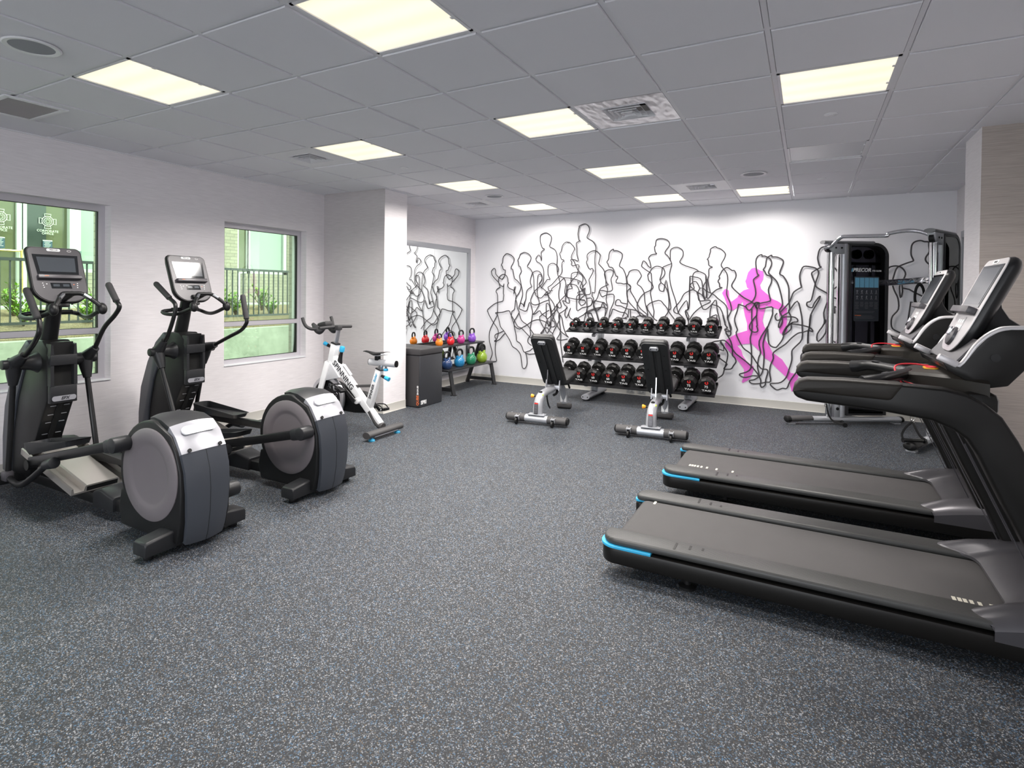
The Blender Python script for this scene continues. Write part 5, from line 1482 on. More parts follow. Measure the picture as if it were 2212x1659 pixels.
# ============================================================ BENCHES
M_pad = mat('black_vinyl_pad', (0.020, 0.020, 0.021), 0.45, bump=0.15, bscale=900)
M_padback = mat('black_board', (0.010, 0.011, 0.012), 0.6)
M_cover = mat('dark_grey_cover', (0.055, 0.053, 0.054), 0.6, bump=0.15, bscale=900)
M_orange = mat('orange_knob', (0.85, 0.36, 0.02), 0.4)
M_lime = mat('lime_button', (0.55, 0.75, 0.12), 0.4)
def bench(label, loc, rz):
    t = thing('weight_bench', label, 'bench', loc, rz, 'adjustable weight benches')
    ov = lambda x0, x1, r, rh: B().tube([(x0, 0, 0.062), (x1, 0, 0.062)], r, n=22, up=(0, 0, 1), rh=rh)
    ov(-0.345, 0.345, 0.058, 0.75).build('crossbar', M_frame, t)
    for s in (-1, 1):
        b = ov(s * 0.135, s * 0.355, 0.061, 0.76)
        cv = b.build('crossbar_cover', M_cover, t)
        B().tube([(s * 0.355, 0, 0.062), (s * 0.372, 0, 0.062)], [0.061, 0.045], n=22, up=(0, 0, 1), rh=0.76).build('end_cap', M_blk, cv)
        for xx in (0.20, 0.31):
            B().cyl((s * xx, 0, 0.107), (s * xx, 0, 0.111), 0.006, n=10).build('bolt', M_frame, cv)
        w = B().prism([(-0.070, 0.040), (-0.088, 0.062), (-0.092, 0.090), (-0.04, 0.100), (-0.04, 0.060)], 'x', s * 0.215 - 0.022, s * 0.215 - 0.016)
        w.prism([(-0.070, 0.040), (-0.088, 0.062), (-0.092, 0.090), (-0.04, 0.100), (-0.04, 0.060)], 'x', s * 0.215 + 0.016, s * 0.215 + 0.022)
        w.box((s * 0.215, -0.075, 0.088), (0.044, 0.06, 0.006))
        wb = w.build('wheel_bracket', M_frame, t, smooth=0)
        B().lathe([(0.030, -0.013), (0.035, -0.007), (0.035, 0.007), (0.030, 0.013)], c=(s * 0.215, -0.098, 0.035), axis=(1, 0, 0), n=26).build('wheel', M_blk, wb)
    # curved main frame
    B().box((0, 0.0, 0.112), (0.20, 0.10, 0.008), bev=0.003).build('base_plate', M_frame, t)
    for sx in (-1, 1):
        B().cyl((sx * 0.085, 0, 0.114), (sx * 0.085, 0, 0.126), 0.008, n=10).build('bolt', M_chrome, t)
    fr = B().tube([(0, 0.02, 0.11), (0, 0.025, 0.19), (0, 0.065, 0.27), (0, 0.16, 0.315), (0, 0.32, 0.325), (0, 0.66, 0.335), (0, 0.82, 0.325), (0, 0.93, 0.25), (0, 0.985, 0.15), (0, 1.0, 0.06)],
                  [0.056, 0.054, 0.05, 0.045, 0.043, 0.042, 0.042, 0.042, 0.042, 0.042], n=20, k=4, up=(1, 0, 0), rh=1.0)
    f = fr.build('main_frame', M_frame, t)
    Ml = frame3((0, -0.0335, 0.185), (1, 0, 0), (0, 0.10, 1))
    lb = plate('warning_label', rrect(0.046, 0.13, 0.005), 0.003, Ml, M_hood, t)
    plate('label_header', rrect(0.042, 0.014, 0.002), 0.001, Ml @ Matrix.Translation((0, 0.055, 0.003)), M_logo, lb)
    for k in range(8):
        plate('print_line', rrect(0.034, 0.003, 0.001), 0.0006, Ml @ Matrix.Translation((0, 0.038 - k * 0.012, 0.003)), M_silver, lb)
    B().prism(rrect(0.20, 0.10, 0.045, 7), 'z', 0.018, 0.068, bev=0.010, M=Matrix.Translation((0, 1.0, 0))).build('front_foot', M_cover, t)
    B().box((0, 1.0, 0.010), (0.17, 0.05, 0.02)).build('rubber_pad', M_blk, t)
    B().cyl((-0.040, 0.09, 0.30), (-0.078, 0.09, 0.30), 0.010, n=12).build('pin_shaft', M_blk, t)
    B().lathe([(0.012, 0.0), (0.018, 0.012), (0.024, 0.03), (0.022, 0.036), (0.0, 0.037)], c=(-0.070, 0.09, 0.30), axis=(-1, 0, 0), n=18).build('pull_pin', M_orange, t)
    B().lathe([(0.022, 0.0), (0.02, 0.018), (0.0, 0.02)], c=(0, 0.115, 0.335), axis=(0, -0.3, 1), n=18).build('adjuster_cap', M_blk, t)
    B().lathe([(0.016, 0.0), (0.013, 0.008), (0.0, 0.009)], c=(0.03, 0.085, 0.32), axis=(0, -0.4, 1), n=14).build('lime_dot', M_lime, t)
    # backrest
    top, bot = Vector((0, 0.10, 0.985)), Vector((0, 0.615, 0.365))
    d = (bot - top).normalized()
    Mb = frame3((top + bot) / 2, (1, 0, 0), -d)          # z axis points forward/up side of pad?
    L = (bot - top).length
    zs = 1 if Mb.to_3x3().col[2].y > 0 else -1           # front side of the pad faces +y
    def pad(z0, z1, w, l, bev, nm, m):
        a, c = sorted((z0 * zs, z1 * zs))
        return B().prism(rrect(w, l, 0.05, 6), 'z', a, c, bev=bev, seg=3).build(nm, m, t, M=Mb)
    bp = pad(0.0, 0.065, 0.285, L, 0.018, 'back_pad', M_pad)
    pad(-0.018, 0.002, 0.272, L - 0.015, 0.004, 'back_board', M_padback)
    for s in (-1, 1):
        a, c = sorted((-0.012 * zs, -0.034 * zs))
        B().prism([(s * 0.018, -L / 2 + 0.03), (s * 0.060, -L / 2 + 0.03), (s * 0.060, L / 2 - 0.10), (s * 0.018, L / 2 - 0.10)][::s], 'z', a, c, bev=0.004).build('board_rib', M_padback, bp, M=Mb)
        for v in (-0.25, 0.0, 0.22):
            B().cyl((s * 0.095, v, -0.017 * zs), (s * 0.095, v, -0.021 * zs), 0.008, n=12).build('screw', M_blk, bp, M=Mb)
    pl = B().prism([(x, y + L / 2 - 0.065) for x, y in rrect(0.095, 0.046, 0.022)], 'z', *sorted((-0.016 * zs, -0.042 * zs)), bev=0.003).build('hinge_plate', M_frame, bp, M=Mb)
    for s in (-1, 1):
        B().cyl((s * 0.032, L / 2 - 0.065, -0.041 * zs), (s * 0.032, L / 2 - 0.065, -0.045 * zs), 0.007, n=12).build('plate_bolt', M_blk, pl, M=Mb)
    # prop strut and notched hook
    B().box((-0.01, 0.365, 0.43), (0.010, 0.022, 0.29), rot=Matrix.Rotation(R(-7), 4, 'X')).build('prop_strut', M_chrome, t, smooth=0)
    B().tube([(-0.01, 0.345, 0.36), (-0.01, 0.36, 0.24), (-0.01, 0.41, 0.15), (-0.01, 0.47, 0.10)], [0.016, 0.018, 0.018, 0.012], n=10, k=4, up=(1, 0, 0), rh=0.4).build('notched_hook', M_blkm, t)
    # hinge ears and yoke
    for s in (-1, 1):
        B().prism([(0.50, 0.31), (0.56, 0.31), (0.575, 0.43), (0.56, 0.45), (0.54, 0.44)], 'x', s * 0.085 - 0.006, s * 0.085 + 0.006, bev=0.002).build('hinge_ear', M_frame, t)
    B().box((0, 0.56, 0.345), (0.19, 0.10, 0.05), bev=0.012).build('hinge_yoke', M_frame, t)
    # seat
    Ms = frame3((0, 0.95, 0.415), (1, 0, 0), (0, 1, 0.13))
    B().prism(rrect(0.26, 0.46, (0.04, 0.04, 0.06, 0.06), 6), 'z', -0.03, 0.035, bev=0.018, seg=3).build('seat_pad', M_pad, t, M=Ms)
    B().prism(rrect(0.24, 0.44, 0.05, 6), 'z', -0.045, -0.028).build('seat_board', M_padback, t, M=Ms)
    B().tube([(0.02, 1.0, 0.36), (0.05, 1.02, 0.30), (0.06, 1.03, 0.26)], 0.013, n=10).build('seat_lever', M_blk, t)
    B().tube([(0.04, 0.62, 0.32), (0.03, 0.58, 0.26), (0.0, 0.55, 0.24)], 0.015, n=10, k=3).build('seat_link', M_blkm, t)
    for q in (-1, 1):
        B().box((q * 0.022, 0.955, 0.14), (0.034, 0.006, 0.10)).build('data_label', M_white2, t, smooth=0)
    return t
bench('left adjustable weight bench with its black backrest raised, before the rack', (-1.89, 2.925, 0), R(4))
bench('right adjustable weight bench with its black backrest raised, before the rack', (-0.617, 2.985, 0), R(4))

# ============================================================ PLYO BOX
M_vinylbox = mat('black_box_vinyl', (0.030, 0.031, 0.036), 0.42, bump=0.25, bscale=16)
M_vinylside = mat('charcoal_box_vinyl', (0.036, 0.034, 0.036), 0.5, bump=0.2, bscale=500)
M_orangep = mat('orange_print', (0.70, 0.16, 0.05), 0.5)
t = thing('plyo_box', 'tall black padded plyometric box standing between column and kettlebell rack', 'plyo box', (-3.855, 3.195, 0))
B().box((0, 0, 0.335), (0.61, 0.505, 0.67), bev=0.012, seg=3).build('body', M_vinylbox, t)
B().box((0, 0, 0.715), (0.625, 0.52, 0.085), bev=0.014, seg=3).build('lid', M_vinylside, t)
B().box((0, -0.254, 0.335), (0.585, 0.006, 0.64)).build('side_panel', M_vinylside, t, smooth=0)
text('box_lettering', 'SPRI', 0.066, frame3((0.3062, -0.17, 0.062), (0, 1, 0), (0, 0, 1)), M_num, t, ext=0.0008, bold=0.003)
text('box_lettering', 'QUBE', 0.05, frame3((0.275, -0.2582, 0.095), (0, 0, 1), (-1, 0, 0)), M_orangep, t, bold=0.0016)
text('box_lettering', '20-24-30', 0.032, frame3((0.275, -0.2582, 0.225), (0, 0, 1), (-1, 0, 0)), M_num, t, bold=0.0016)

# ============================================================ KETTLEBELL RACK
t = thing('kettlebell_rack', 'black two-tier kettlebell rack in front of the tall mirror', 'rack', (-3.92, 4.48, 0))
y0, y1 = -0.69, 0.69
def shelf(nm, xc, w, z):
    B().box((xc, 0, z - 0.012), (w, y1 - y0, 0.024), bev=0.003).build(nm, M_rackblk, t)
    B().box((xc - w / 2 + 0.01, 0, z + 0.012), (0.02, y1 - y0 - 0.06, 0.03), bev=0.002).build('shelf_lip', M_rackblk, t)
shelf('upper_shelf', -0.09, 0.25, 0.69)
shelf('lower_shelf', 0.105, 0.26, 0.372)
for yy in (y0 + 0.12, y1 - 0.06):
    for (a, c) in (((0.19, 0.36), (0.26, 0.0)), ((-0.02, 0.67), (-0.26, 0.0)), ((0.0, 0.67), (0.055, 0.36))):
        B().tube([(a[0], yy, a[1]), (c[0], yy, c[1])], 0.036, n=4, up=(0, 1, 0), rh=0.75).build('leg', M_rackblk, t, smooth=0)
    B().box((0.0, yy, 0.08), (0.46, 0.04, 0.05)).build('cross_brace', M_rackblk, t, smooth=0)
    B().box((0.255, yy, 0.005), (0.08, 0.05, 0.010)).build('foot_plate', M_rackblk, t, smooth=0)
def kettlebell(x, y, z, r, col, cname, label):
    m = mat('glossy_%s_vinyl' % cname, col, 0.16, coat=0.4)
    t = thing('kettlebell', label, 'kettlebell', (x, y, z), R(-10), 'kettlebells on the rack')
    B().lathe([(0.0, 0.0), (r * 0.62, 0.0), (r * 0.80, r * 0.16), (r * 0.97, r * 0.55), (r, r * 0.88), (r * 0.94, r * 1.25), (r * 0.74, r * 1.60), (r * 0.50, r * 1.80), (0.0, r * 1.90)], n=32).build('body', m, t)
    for s in (-1, 1):
        B().tube([(0, s * r * 0.42, r * 1.55), (0, s * r * 0.62, r * 1.85), (0, s * r * 0.70, r * 2.10)], [r * 0.40, r * 0.27, r * 0.21], n=14, k=3).build('horn', m, t)
    pts = [(0, -r * 0.62, r * 1.95), (0, -r * 0.78, r * 2.35), (0, -r * 0.70, r * 2.82), (0, -r * 0.36, r * 3.12), (0, r * 0.36, r * 3.12), (0, r * 0.70, r * 2.82), (0, r * 0.78, r * 2.35), (0, r * 0.62, r * 1.95)]
    B().tube(pts, r * 0.195, n=14, k=5).build('handle', M_blkm, t)
    return t
for (y, r, col, cn) in ((3.985, 0.057, (0.85, 0.24, 0.02), 'orange'), (4.29, 0.060, (0.72, 0.02, 0.03), 'red'), (4.585, 0.063, (0.50, 0.04, 0.24), 'magenta'), (4.915, 0.067, (0.24, 0.08, 0.52), 'purple')):
    kettlebell(-3.975, y, 0.691, r, col, cn, '%s kettlebell with a black handle on the upper tier of the rack' % cn)
for (y, r, col, cn) in ((3.935, 0.078, (0.02, 0.05, 0.14), 'navy'), (4.27, 0.081, (0.02, 0.20, 0.42), 'blue'), (4.605, 0.084, (0.02, 0.20, 0.10), 'green'), (4.94, 0.088, (0.24, 0.37, 0.03), 'lime')):
    kettlebell(-3.80, y, 0.373, r, col, cn, '%s kettlebell with a black handle on the lower tier of the rack' % cn)
# ============================================================ SPIN BIKE
M_bwhite = mat('white_bike_paint', (0.80, 0.80, 0.81), 0.30, coat=0.2)
M_bgrey = mat('pale_grey_paint', (0.55, 0.55, 0.57), 0.35)
M_alum = mat('brushed_aluminium', (0.62, 0.62, 0.65), 0.3, 0.9)
M_bar = mat('bike_bar_rubber', (0.028, 0.027, 0.029), 0.65)
t = thing('spin_bike', 'white indoor spin bike standing between the far window and the column', 'exercise bike', (-3.45, 1.6, 0), 0)
bx = lambda x: x + 3.45
def tubexz(nm, pts, w, h, m, par=None, y=0.0, k=1, n=16, bev=None):
    """flattened box-like tube in the xz plane: w across y, h in plane (half widths)"""
    return B().tube([(bx(x), y, z) for x, z in pts], h, n=n, k=k, up=(0, 1, 0), rh=w / h).build(nm, m, par or t)
# main tube, head tube, fork
def beam(nm, a, c, h0, h1, w, m, par=None, y=0.0):
    a, c = Vector((bx(a[0]), y, a[1])), Vector((bx(c[0]), y, c[1]))
    d = (c - a).normalized()
    u = Vector((-d.z, 0, d.x))
    sec = lambda p, h: [p + u * (sx * h) + Vector((0, sy * w, 0)) for sx, sy in ((-1, -0.75), (-0.8, -1), (0.8, -1), (1, -0.75), (1, 0.75), (0.8, 1), (-0.8, 1), (-1, 0.75))]
    return B().loft([sec(a, h0), sec(c, h1)], bev=0.004).build(nm, m, par or t)
mt = beam('main_tube', (-3.735, 0.775), (-3.06, 0.115), 0.048, 0.038, 0.034, M_bwhite)
beam('head_tube', (-3.745, 0.70), (-3.688, 0.925), 0.042, 0.040, 0.036, M_bwhite)
for s in (-1, 1):
    beam('fork_leg', (-3.745, 0.72), (-3.955, 0.09), 0.034, 0.030, 0.014, M_bwhite, y=s * 0.062)
B().prism([(bx(x), z) for x, z in ((-3.80, 0.70), (-3.735, 0.735), (-3.58, 0.565), (-3.86, 0.50))], 'y', -0.052, 0.052, bev=0.008).build('fork_guard', M_bgrey, t)
beam('fork_stripe', (-3.775, 0.735), (-3.895, 0.42), 0.006, 0.006, 0.056, M_bgrey)
b = tubexz('rear_boot', [(-3.185, 0.245), (-3.13, 0.17), (-3.075, 0.115), (-3.02, 0.10)], 0.040, 0.036, M_cover, k=3)
# stabiliser bars and feet
for x, nm in ((-3.01, 'rear_stabiliser'), (-4.02, 'front_stabiliser')):
    sb = B().tube([(bx(x), -0.265, 0.062), (bx(x), 0.265, 0.062)], 0.048, n=18, up=(0, 0, 1), rh=0.70).build(nm, M_cover, t)
    B().box((bx(x) + (0.035 if x > -3.5 else -0.035), 0, 0.040), (0.012, 0.36, 0.012), bev=0.002).build('foot_trim', M_alum, sb)
    for s in (-1, 1):
        B().lathe([(0.034, 0.0), (0.034, 0.010), (0.026, 0.020), (0.012, 0.022), (0.012, 0.04)], c=(bx(x) + 0.012, s * 0.20, 0.0), n=20).build('leveling_foot', M_cyan, sb)
# flywheel
fw = B().lathe([(0.0, -0.020), (0.05, -0.022), (0.19, -0.014), (0.195, -0.022), (0.232, -0.022), (0.238, -0.012), (0.238, 0.012), (0.232, 0.022), (0.195, 0.022), (0.19, 0.014), (0.05, 0.022), (0.0, 0.020)],
               c=(bx(-3.795), 0, 0.325), axis=(0, 1, 0), n=56).build('flywheel', M_alum, t)
B().lathe([(0.0, -0.024), (0.19, -0.020), (0.192, -0.014)][::-1], c=(bx(-3.795), 0, 0.325), axis=(0, 1, 0), n=48).build('flywheel_face', M_blk, fw)
B().lathe([(0.055, -0.02), (0.05, -0.05), (0.025, -0.06), (0.0, -0.06)], c=(bx(-3.795), 0, 0.325), axis=(0, 1, 0), n=24).build('flywheel_hub', M_blk, fw)
for k in range(7):
    a = R(20 + k * 51)
    c = Vector((bx(-3.795) + 0.145 * math.cos(a), -0.0235, 0.325 + 0.145 * math.sin(a)))
    b = B()
    q = [(-0.02, -0.022), (-0.008, 0.0), (-0.018, 0.016), (0.0, 0.026), (0.014, 0.008), (0.004, -0.008), (0.02, -0.022)]
    ca, sa = math.cos(a - PI / 2), math.sin(a - PI / 2)
    b.tube([c + Vector((u * ca - v * sa, 0, u * sa + v * ca)) for u, v in q], 0.0016, n=5)
    b.build('flywheel_mark', M_alum, fw)
# chain guard on the far side
B().prism([(bx(x), z) for x, z in ((-3.95, 0.36), (-3.90, 0.22), (-3.80, 0.19), (-3.45, 0.185), (-3.24, 0.205), (-3.20, 0.27), (-3.24, 0.37), (-3.33, 0.42), (-3.50, 0.43), (-3.72, 0.50), (-3.88, 0.47))], 'y', 0.045, 0.115, bev=0.015).build('chain_guard', M_blk, t)
# seat tube, post, slide, saddle
st = beam('seat_tube', (-3.215, 0.27), (-3.070, 0.690), 0.042, 0.036, 0.030, M_bwhite)
beam('seat_post', (-3.075, 0.66), (-3.052, 0.745), 0.024, 0.024, 0.020, M_alum)
beam('tube_collar', (-3.073, 0.684), (-3.070, 0.694), 0.040, 0.040, 0.033, M_blk)
beam('cross_tube', (-3.40, 0.485), (-3.16, 0.512), 0.014, 0.014, 0.014, M_cover)
sl = B().tube([(bx(-3.203), 0, 0.757), (bx(-2.86), 0, 0.757)], 0.036, n=16, up=(0, 1, 0), rh=0.75).build('seat_slide', M_bgrey, t)
for x in (-3.205, -2.862):
    B().tube([(bx(x), 0, 0.757), (bx(x) + (0.014 if x > -3 else -0.006), 0, 0.757)], 0.034, n=16, up=(0, 1, 0), rh=0.75).build('slide_cap', M_blk, sl)
B().box((bx(-3.10), 0, 0.802), (0.05, 0.05, 0.05), bev=0.01).build('saddle_clamp', M_blk, t)
prof = [(-3.285, 0.016, 0.868, 0.860), (-3.25, 0.022, 0.874, 0.852), (-3.20, 0.032, 0.868, 0.845), (-3.15, 0.050, 0.860, 0.832), (-3.10, 0.072, 0.862, 0.822), (-3.05, 0.082, 0.868, 0.825), (-3.00, 0.078, 0.874, 0.835), (-2.975, 0.060, 0.870, 0.845)]
secs, low = [], []
for x, w, zt, zb in prof:
    secs.append([(bx(x), w * math.cos(R(a)), zt - 0.012 + 0.012 * math.sin(R(a)) if a <= 180 else zb + 0.4 * (zt - zb) + 0.2 * (zt - zb) * math.sin(R(a))) for a in range(0, 360, 24)])
    low.append([(bx(x) + 0.004, w * 0.97 * math.cos(R(a)), zb + 0.5 * (zt - zb) * (1 + 0.9 * math.sin(R(a)))) for a in range(0, 360, 24)])
sd = B().loft(secs).build('saddle', M_blk, t)
B().loft(low[3:]).build('saddle_side_band', M_bwhite, sd)
B().cyl((bx(-2.99), 0, 0.725), (bx(-2.99), 0, 0.70), 0.014, n=12).build('slide_screw', M_chrome, t)
B().lathe([(0.0, 0.0), (0.022, 0.002), (0.026, 0.012), (0.022, 0.026), (0.0, 0.028)], c=(bx(-2.99), 0, 0.675), n=18).build('slide_knob', M_cyan, t)
def lever(p, q, par=t):
    p, q = Vector((bx(p[0]), 0, p[1])), Vector((bx(q[0]), 0, q[1]))
    B().tube([p, p.lerp(q, 0.35)], 0.012, n=12).build('lever_shaft', M_alum, par)
    lv = B().tube([p.lerp(q, 0.3), p.lerp(q, 0.62), q], [0.013, 0.018, 0.022], n=12).build('lever_grip', M_blk, par)
    B().tube([p.lerp(q, 0.66), q + (q - p) * 0.06], [0.0195, 0.0225], n=12).build('lever_pad', M_cyan, lv)
lever((-3.085, 0.635), (-2.955, 0.595))
lever((-3.72, 0.868), (-3.845, 0.915))
# resistance lever
B().tube([(bx(-3.625), 0, 0.70), (bx(-3.622), 0, 0.76), (bx(-3.60), 0, 0.84)], [0.030, 0.024, 0.016], n=14, k=3).build('resistance_stalk', M_blk, t)
B().lathe([(0.018, 0.0), (0.026, 0.006), (0.028, 0.05), (0.022, 0.062), (0.0, 0.063)], c=(bx(-3.60), 0, 0.835), axis=(0.22, 0, 1), n=20).build('resistance_knob', M_cyan, t)
B().prism(rrect(0.04, 0.15, 0.006), 'z', 0, 0.004, M=frame3((bx(-3.517), 0, 0.652), (0, 1, 0), (-0.70, 0, 0.70))).build('instruction_label', M_alum, t)
# handlebar post and bars
B().box((bx(-3.668), 0, 1.0), (0.03, 0.045, 0.20), rot=Matrix.Rotation(R(14), 4, 'Y'), bev=0.004).build('handlebar_post', M_alum, t)
beam('head_collar', (-3.690, 0.918), (-3.687, 0.930), 0.044, 0.044, 0.039, M_blk)
hb = B()
B().box((bx(-3.665), 0, 1.095), (0.09, 0.07, 0.055), bev=0.014).build('bar_clamp', M_bar, t)
for s in (-1, 1):
    B().tube([(bx(-3.70), s * 0.02, 1.105), (bx(-3.76), s * 0.07, 1.098), (bx(-3.83), s * 0.125, 1.082), (bx(-3.885), s * 0.165, 1.082), (bx(-3.925), s * 0.195, 1.11), (bx(-3.95), s * 0.207, 1.155), (bx(-3.968), s * 0.207, 1.20)], 0.0175, n=14, k=4).build('bar_horn', M_bar, t)
B().tube([(bx(-3.69), -0.235, 1.098), (bx(-3.68), 0, 1.105), (bx(-3.69), 0.235, 1.098)], 0.0175, n=14, k=4).build('cross_bar', M_bar, t)
hd = B().box((bx(-3.85), 0, 1.125), (0.13, 0.11, 0.05), rot=Matrix.Rotation(R(-14), 4, 'Y'), bev=0.015).build('media_holder', M_bar, t)
for s in (-1, 1):
    B().tube([(bx(-3.93), s * 0.095, 1.13), (bx(-3.87), s * 0.105, 1.085), (bx(-3.82), s * 0.105, 1.06), (bx(-3.77), s * 0.09, 1.09)], [0.018, 0.036, 0.04, 0.022], n=14, k=4).build('bottle_cradle', M_bar, hd)
    B().box((bx(-3.86), s * 0.03, 1.152), (0.07, 0.012, 0.004), rot=Matrix.Rotation(R(-14), 4, 'Y')).build('holder_slot', M_bgrey, hd)
# cranks and pedals
bb = Vector((bx(-3.325), 0, 0.345))
B().cyl(bb + Vector((0, -0.075, 0)), bb + Vector((0, 0.12, 0)), 0.032, n=22, bev=0.004).build('bottom_bracket', M_bwhite, t)
for s, (px_, pz) in ((-1, (-3.465, 0.465)), (1, (-3.185, 0.225))):
    e = Vector((bx(px_), 0, pz))
    y = s * 0.095 if s < 0 else 0.14
    a, c = bb + Vector((0, y, 0)), e + Vector((0, y, 0))
    cr = B().tube([a, c], [0.026, 0.016], n=12, up=(0, 1, 0), rh=0.45).build('crank_arm', M_blkm, t)
    yp = y + s * 0.065
    pd = B().box(e + Vector((0, yp - y + y, 0)), (0.10, 0.075, 0.028), rot=Matrix.Rotation(R(20 if s < 0 else -10), 4, 'Y'), bev=0.005).build('pedal', M_blkm, t)
    B().cyl(c, e + Vector((0, yp, 0)), 0.008, n=10).build('pedal_spindle', M_chrome, pd)
    B().tube([e + Vector((0.03, yp - 0.04, 0.01)), e + Vector((-0.02, yp - 0.045, 0.045)), e + Vector((-0.095, yp - 0.03, 0.045)), e + Vector((-0.10, yp + 0.03, 0.045)), e + Vector((-0.02, yp + 0.045, 0.045)), e + Vector((0.03, yp + 0.04, 0.01))], 0.006, n=8, k=3).build('toe_cage', M_blk, pd)
    B().tube([e + Vector((-0.095, yp, 0.045)), e + Vector((-0.085, yp, -0.01)), e + Vector((-0.04, yp, -0.012))], 0.008, n=6, up=(0, 1, 0), rh=0.3).build('toe_cage_strap', M_alum, pd)
# lettering
d = Vector((-3.06 + 3.735, 0, 0.115 - 0.775)).normalized()
text('frame_lettering', 'SPINNING', 0.085, frame3((bx(-3.545), -0.0355, 0.593), d, (-d.z, 0, d.x)), M_ink, mt, bold=0.0012)
d = Vector((-3.070 + 3.215, 0, 0.69 - 0.27)).normalized()
text('frame_lettering', 'SPINNER', 0.042, frame3((bx(-3.152), -0.0315, 0.455), d, (-d.z, 0, d.x)), M_ink, st, bold=0.0008)
text('frame_lettering', 'Rider', 0.042, frame3((bx(-3.102), -0.0315, 0.60), d, (-d.z, 0, d.x)), M_cyan, st, bold=0.0004, shear=0.2)
# ============================================================ CABLE MACHINE
M_smoke = glass_mat('smoked_acrylic', (0.42, 0.42, 0.45))
M_gun = mat('gunmetal_paint', (0.20, 0.20, 0.21), 0.35, 0.4)
M_shroud = mat('dark_shroud', (0.045, 0.045, 0.048), 0.35, 0.3)
M_placard = mat('dark_placard', (0.035, 0.04, 0.05), 0.4)
M_blue = mat('placard_blue', (0.16, 0.42, 0.60), 0.5)
M_strapm = mat('black_webbing', (0.012, 0.012, 0.013), 0.7)
t = thing('cable_machine', 'silver and black dual-stack cable trainer in the far right corner', 'cable machine', (1.158, 4.807, 0))
O = Vector((1.158, 4.807, 0))
ML = frame3((0, 0, 0), (0.855, 0.518, 0), (-0.518, 0.855, 0))
MR = frame3((1.965 - O.x, 4.31 - O.y, 0), (0.44, 0.898, 0), (-0.898, 0.44, 0))
def side(M, ytop, tag_, depth, ys, full):
    """x along the base; chrome guide at x=-0.13, frame post at 0, shroud from 0.05"""
    # base tube and foot cover
    B().tube([(-0.60, 0, 0.055), (-0.25, 0, 0.055), (0.10, 0, 0.05), (0.70, 0, 0.05)], 0.052, n=18, up=(0, 0, 1), rh=0.62).build('base_tube', M_frame, t, M=M)
    fc = B().tube([(-0.66, 0, 0.055), (-0.645, 0, 0.057), (-0.36, 0, 0.062)], [0.042, 0.055, 0.055], n=18, up=(0, 0, 1), rh=0.66).build('foot_cover', M_cover, t, M=M)
    B().tube([(-0.672, 0, 0.055), (-0.655, 0, 0.055), (-0.62, 0, 0.057)], [0.03, 0.057, 0.0575], n=18, up=(0, 0, 1), rh=0.68).build('foot_cap', M_blk, fc, M=M)
    B().tube([(0.70, 0, 0.05), (0.73, 0, 0.05)], 0.054, n=18, up=(0, 0, 1), rh=0.64).build('foot_cap', M_blk, t, M=M)
    for x in (-0.60, 0.66):
        B().box((x, 0, 0.009), (0.07, 0.08, 0.018)).build('rubber_pad', M_frame, t, M=M)
    # posts
    B().cyl((-0.15, 0, 0.09), (-0.15, 0, ytop - 0.12), 0.036, n=22).build('chrome_guide', M_chrome, t, M=M)
    B().cyl((0.0, 0, 0.08), (0.0, 0, ytop - 0.02), 0.038, n=22).build('frame_post', M_frame, t, M=M)
    st = B().box((-0.062, 0, 1.1), (0.022, 0.022, 1.75)).build('index_strip', M_chrome, t, M=M, smooth=0)
    b = B()
    B().box((-0.062, -0.012, 1.1), (0.008, 0.002, 1.7)).build('index_holes', M_blk, st, M=M, smooth=0)
    for x in (-0.205, -0.19):
        B().cyl((x, -0.01, 0.2), (x, -0.01, ytop - 0.1), 0.0028, n=6).build('cable', M_blkm, t, M=M)
    # top beam and pulley head
    B().tube([(-0.26, 0, ytop - 0.005), (0.34, 0, ytop - 0.005)], 0.05, n=16, up=(0, 0, 1), rh=0.42).build('top_beam', M_gun, t, M=M)
    B().prism([(-0.22, ytop - 0.02), (0.0, ytop - 0.02), (0.0, ytop - 0.14), (-0.14, ytop - 0.14), (-0.20, ytop - 0.08)], 'y', -0.035, 0.035, bev=0.006).build('pulley_head', M_frame, t, M=M)
    B().cyl((-0.185, -0.02, ytop - 0.08), (-0.185, 0.02, ytop - 0.08), 0.042, n=22).build('pulley', M_blk, t, M=M)
    for x in (-0.12, -0.05):
        B().cyl((x, -0.036, ytop - 0.07), (x, -0.041, ytop - 0.07), 0.010, n=12).build('bolt', M_blk, t, M=M)
    # lower pulley bracket
    B().prism([(-0.10, 0.07), (-0.03, 0.07), (-0.03, 0.26), (-0.06, 0.28), (-0.10, 0.24)], 'y', -0.03, 0.03, bev=0.008).build('lower_bracket', M_frame, t, M=M)
    B().cyl((-0.065, -0.031, 0.18), (-0.065, -0.037, 0.18), 0.018, n=16).build('bracket_bolt', M_blk, t, M=M)
    # shroud frame with rounded outer shoulder
    H = ytop - 0.005
    arc = [(0.53 - 0.16 + 0.16 * math.sin(a), H - 0.16 + 0.16 * math.cos(a)) for a in [PI / 2 * k / 8 for k in range(9)]]
    out = [(0.05, 0.10), (0.05, H)] + arc + [(0.53, 0.10)]
    y0, y1 = ys
    inn = [(0.075, 0.12), (0.075, H - 0.035)] + [(0.37 + 0.125 * math.sin(a), H - 0.16 + 0.125 * math.cos(a)) for a in [PI / 2 * k / 8 for k in range(9)]] + [(0.495, 0.12)]
    b = B()
    n = len(out)
    for y in (y0, y1):
        b.v += [(x, y, z) for x, z in out] + [(x, y, z) for x, z in inn]
    for k in range(n):
        q = (k + 1) % n
        b.f += [[k, q, n + q, n + k], [2 * n + k, 3 * n + k, 3 * n + q, 2 * n + q], [k, 2 * n + k, 2 * n + q, q], [n + k, n + q, 3 * n + q, 3 * n + k]]
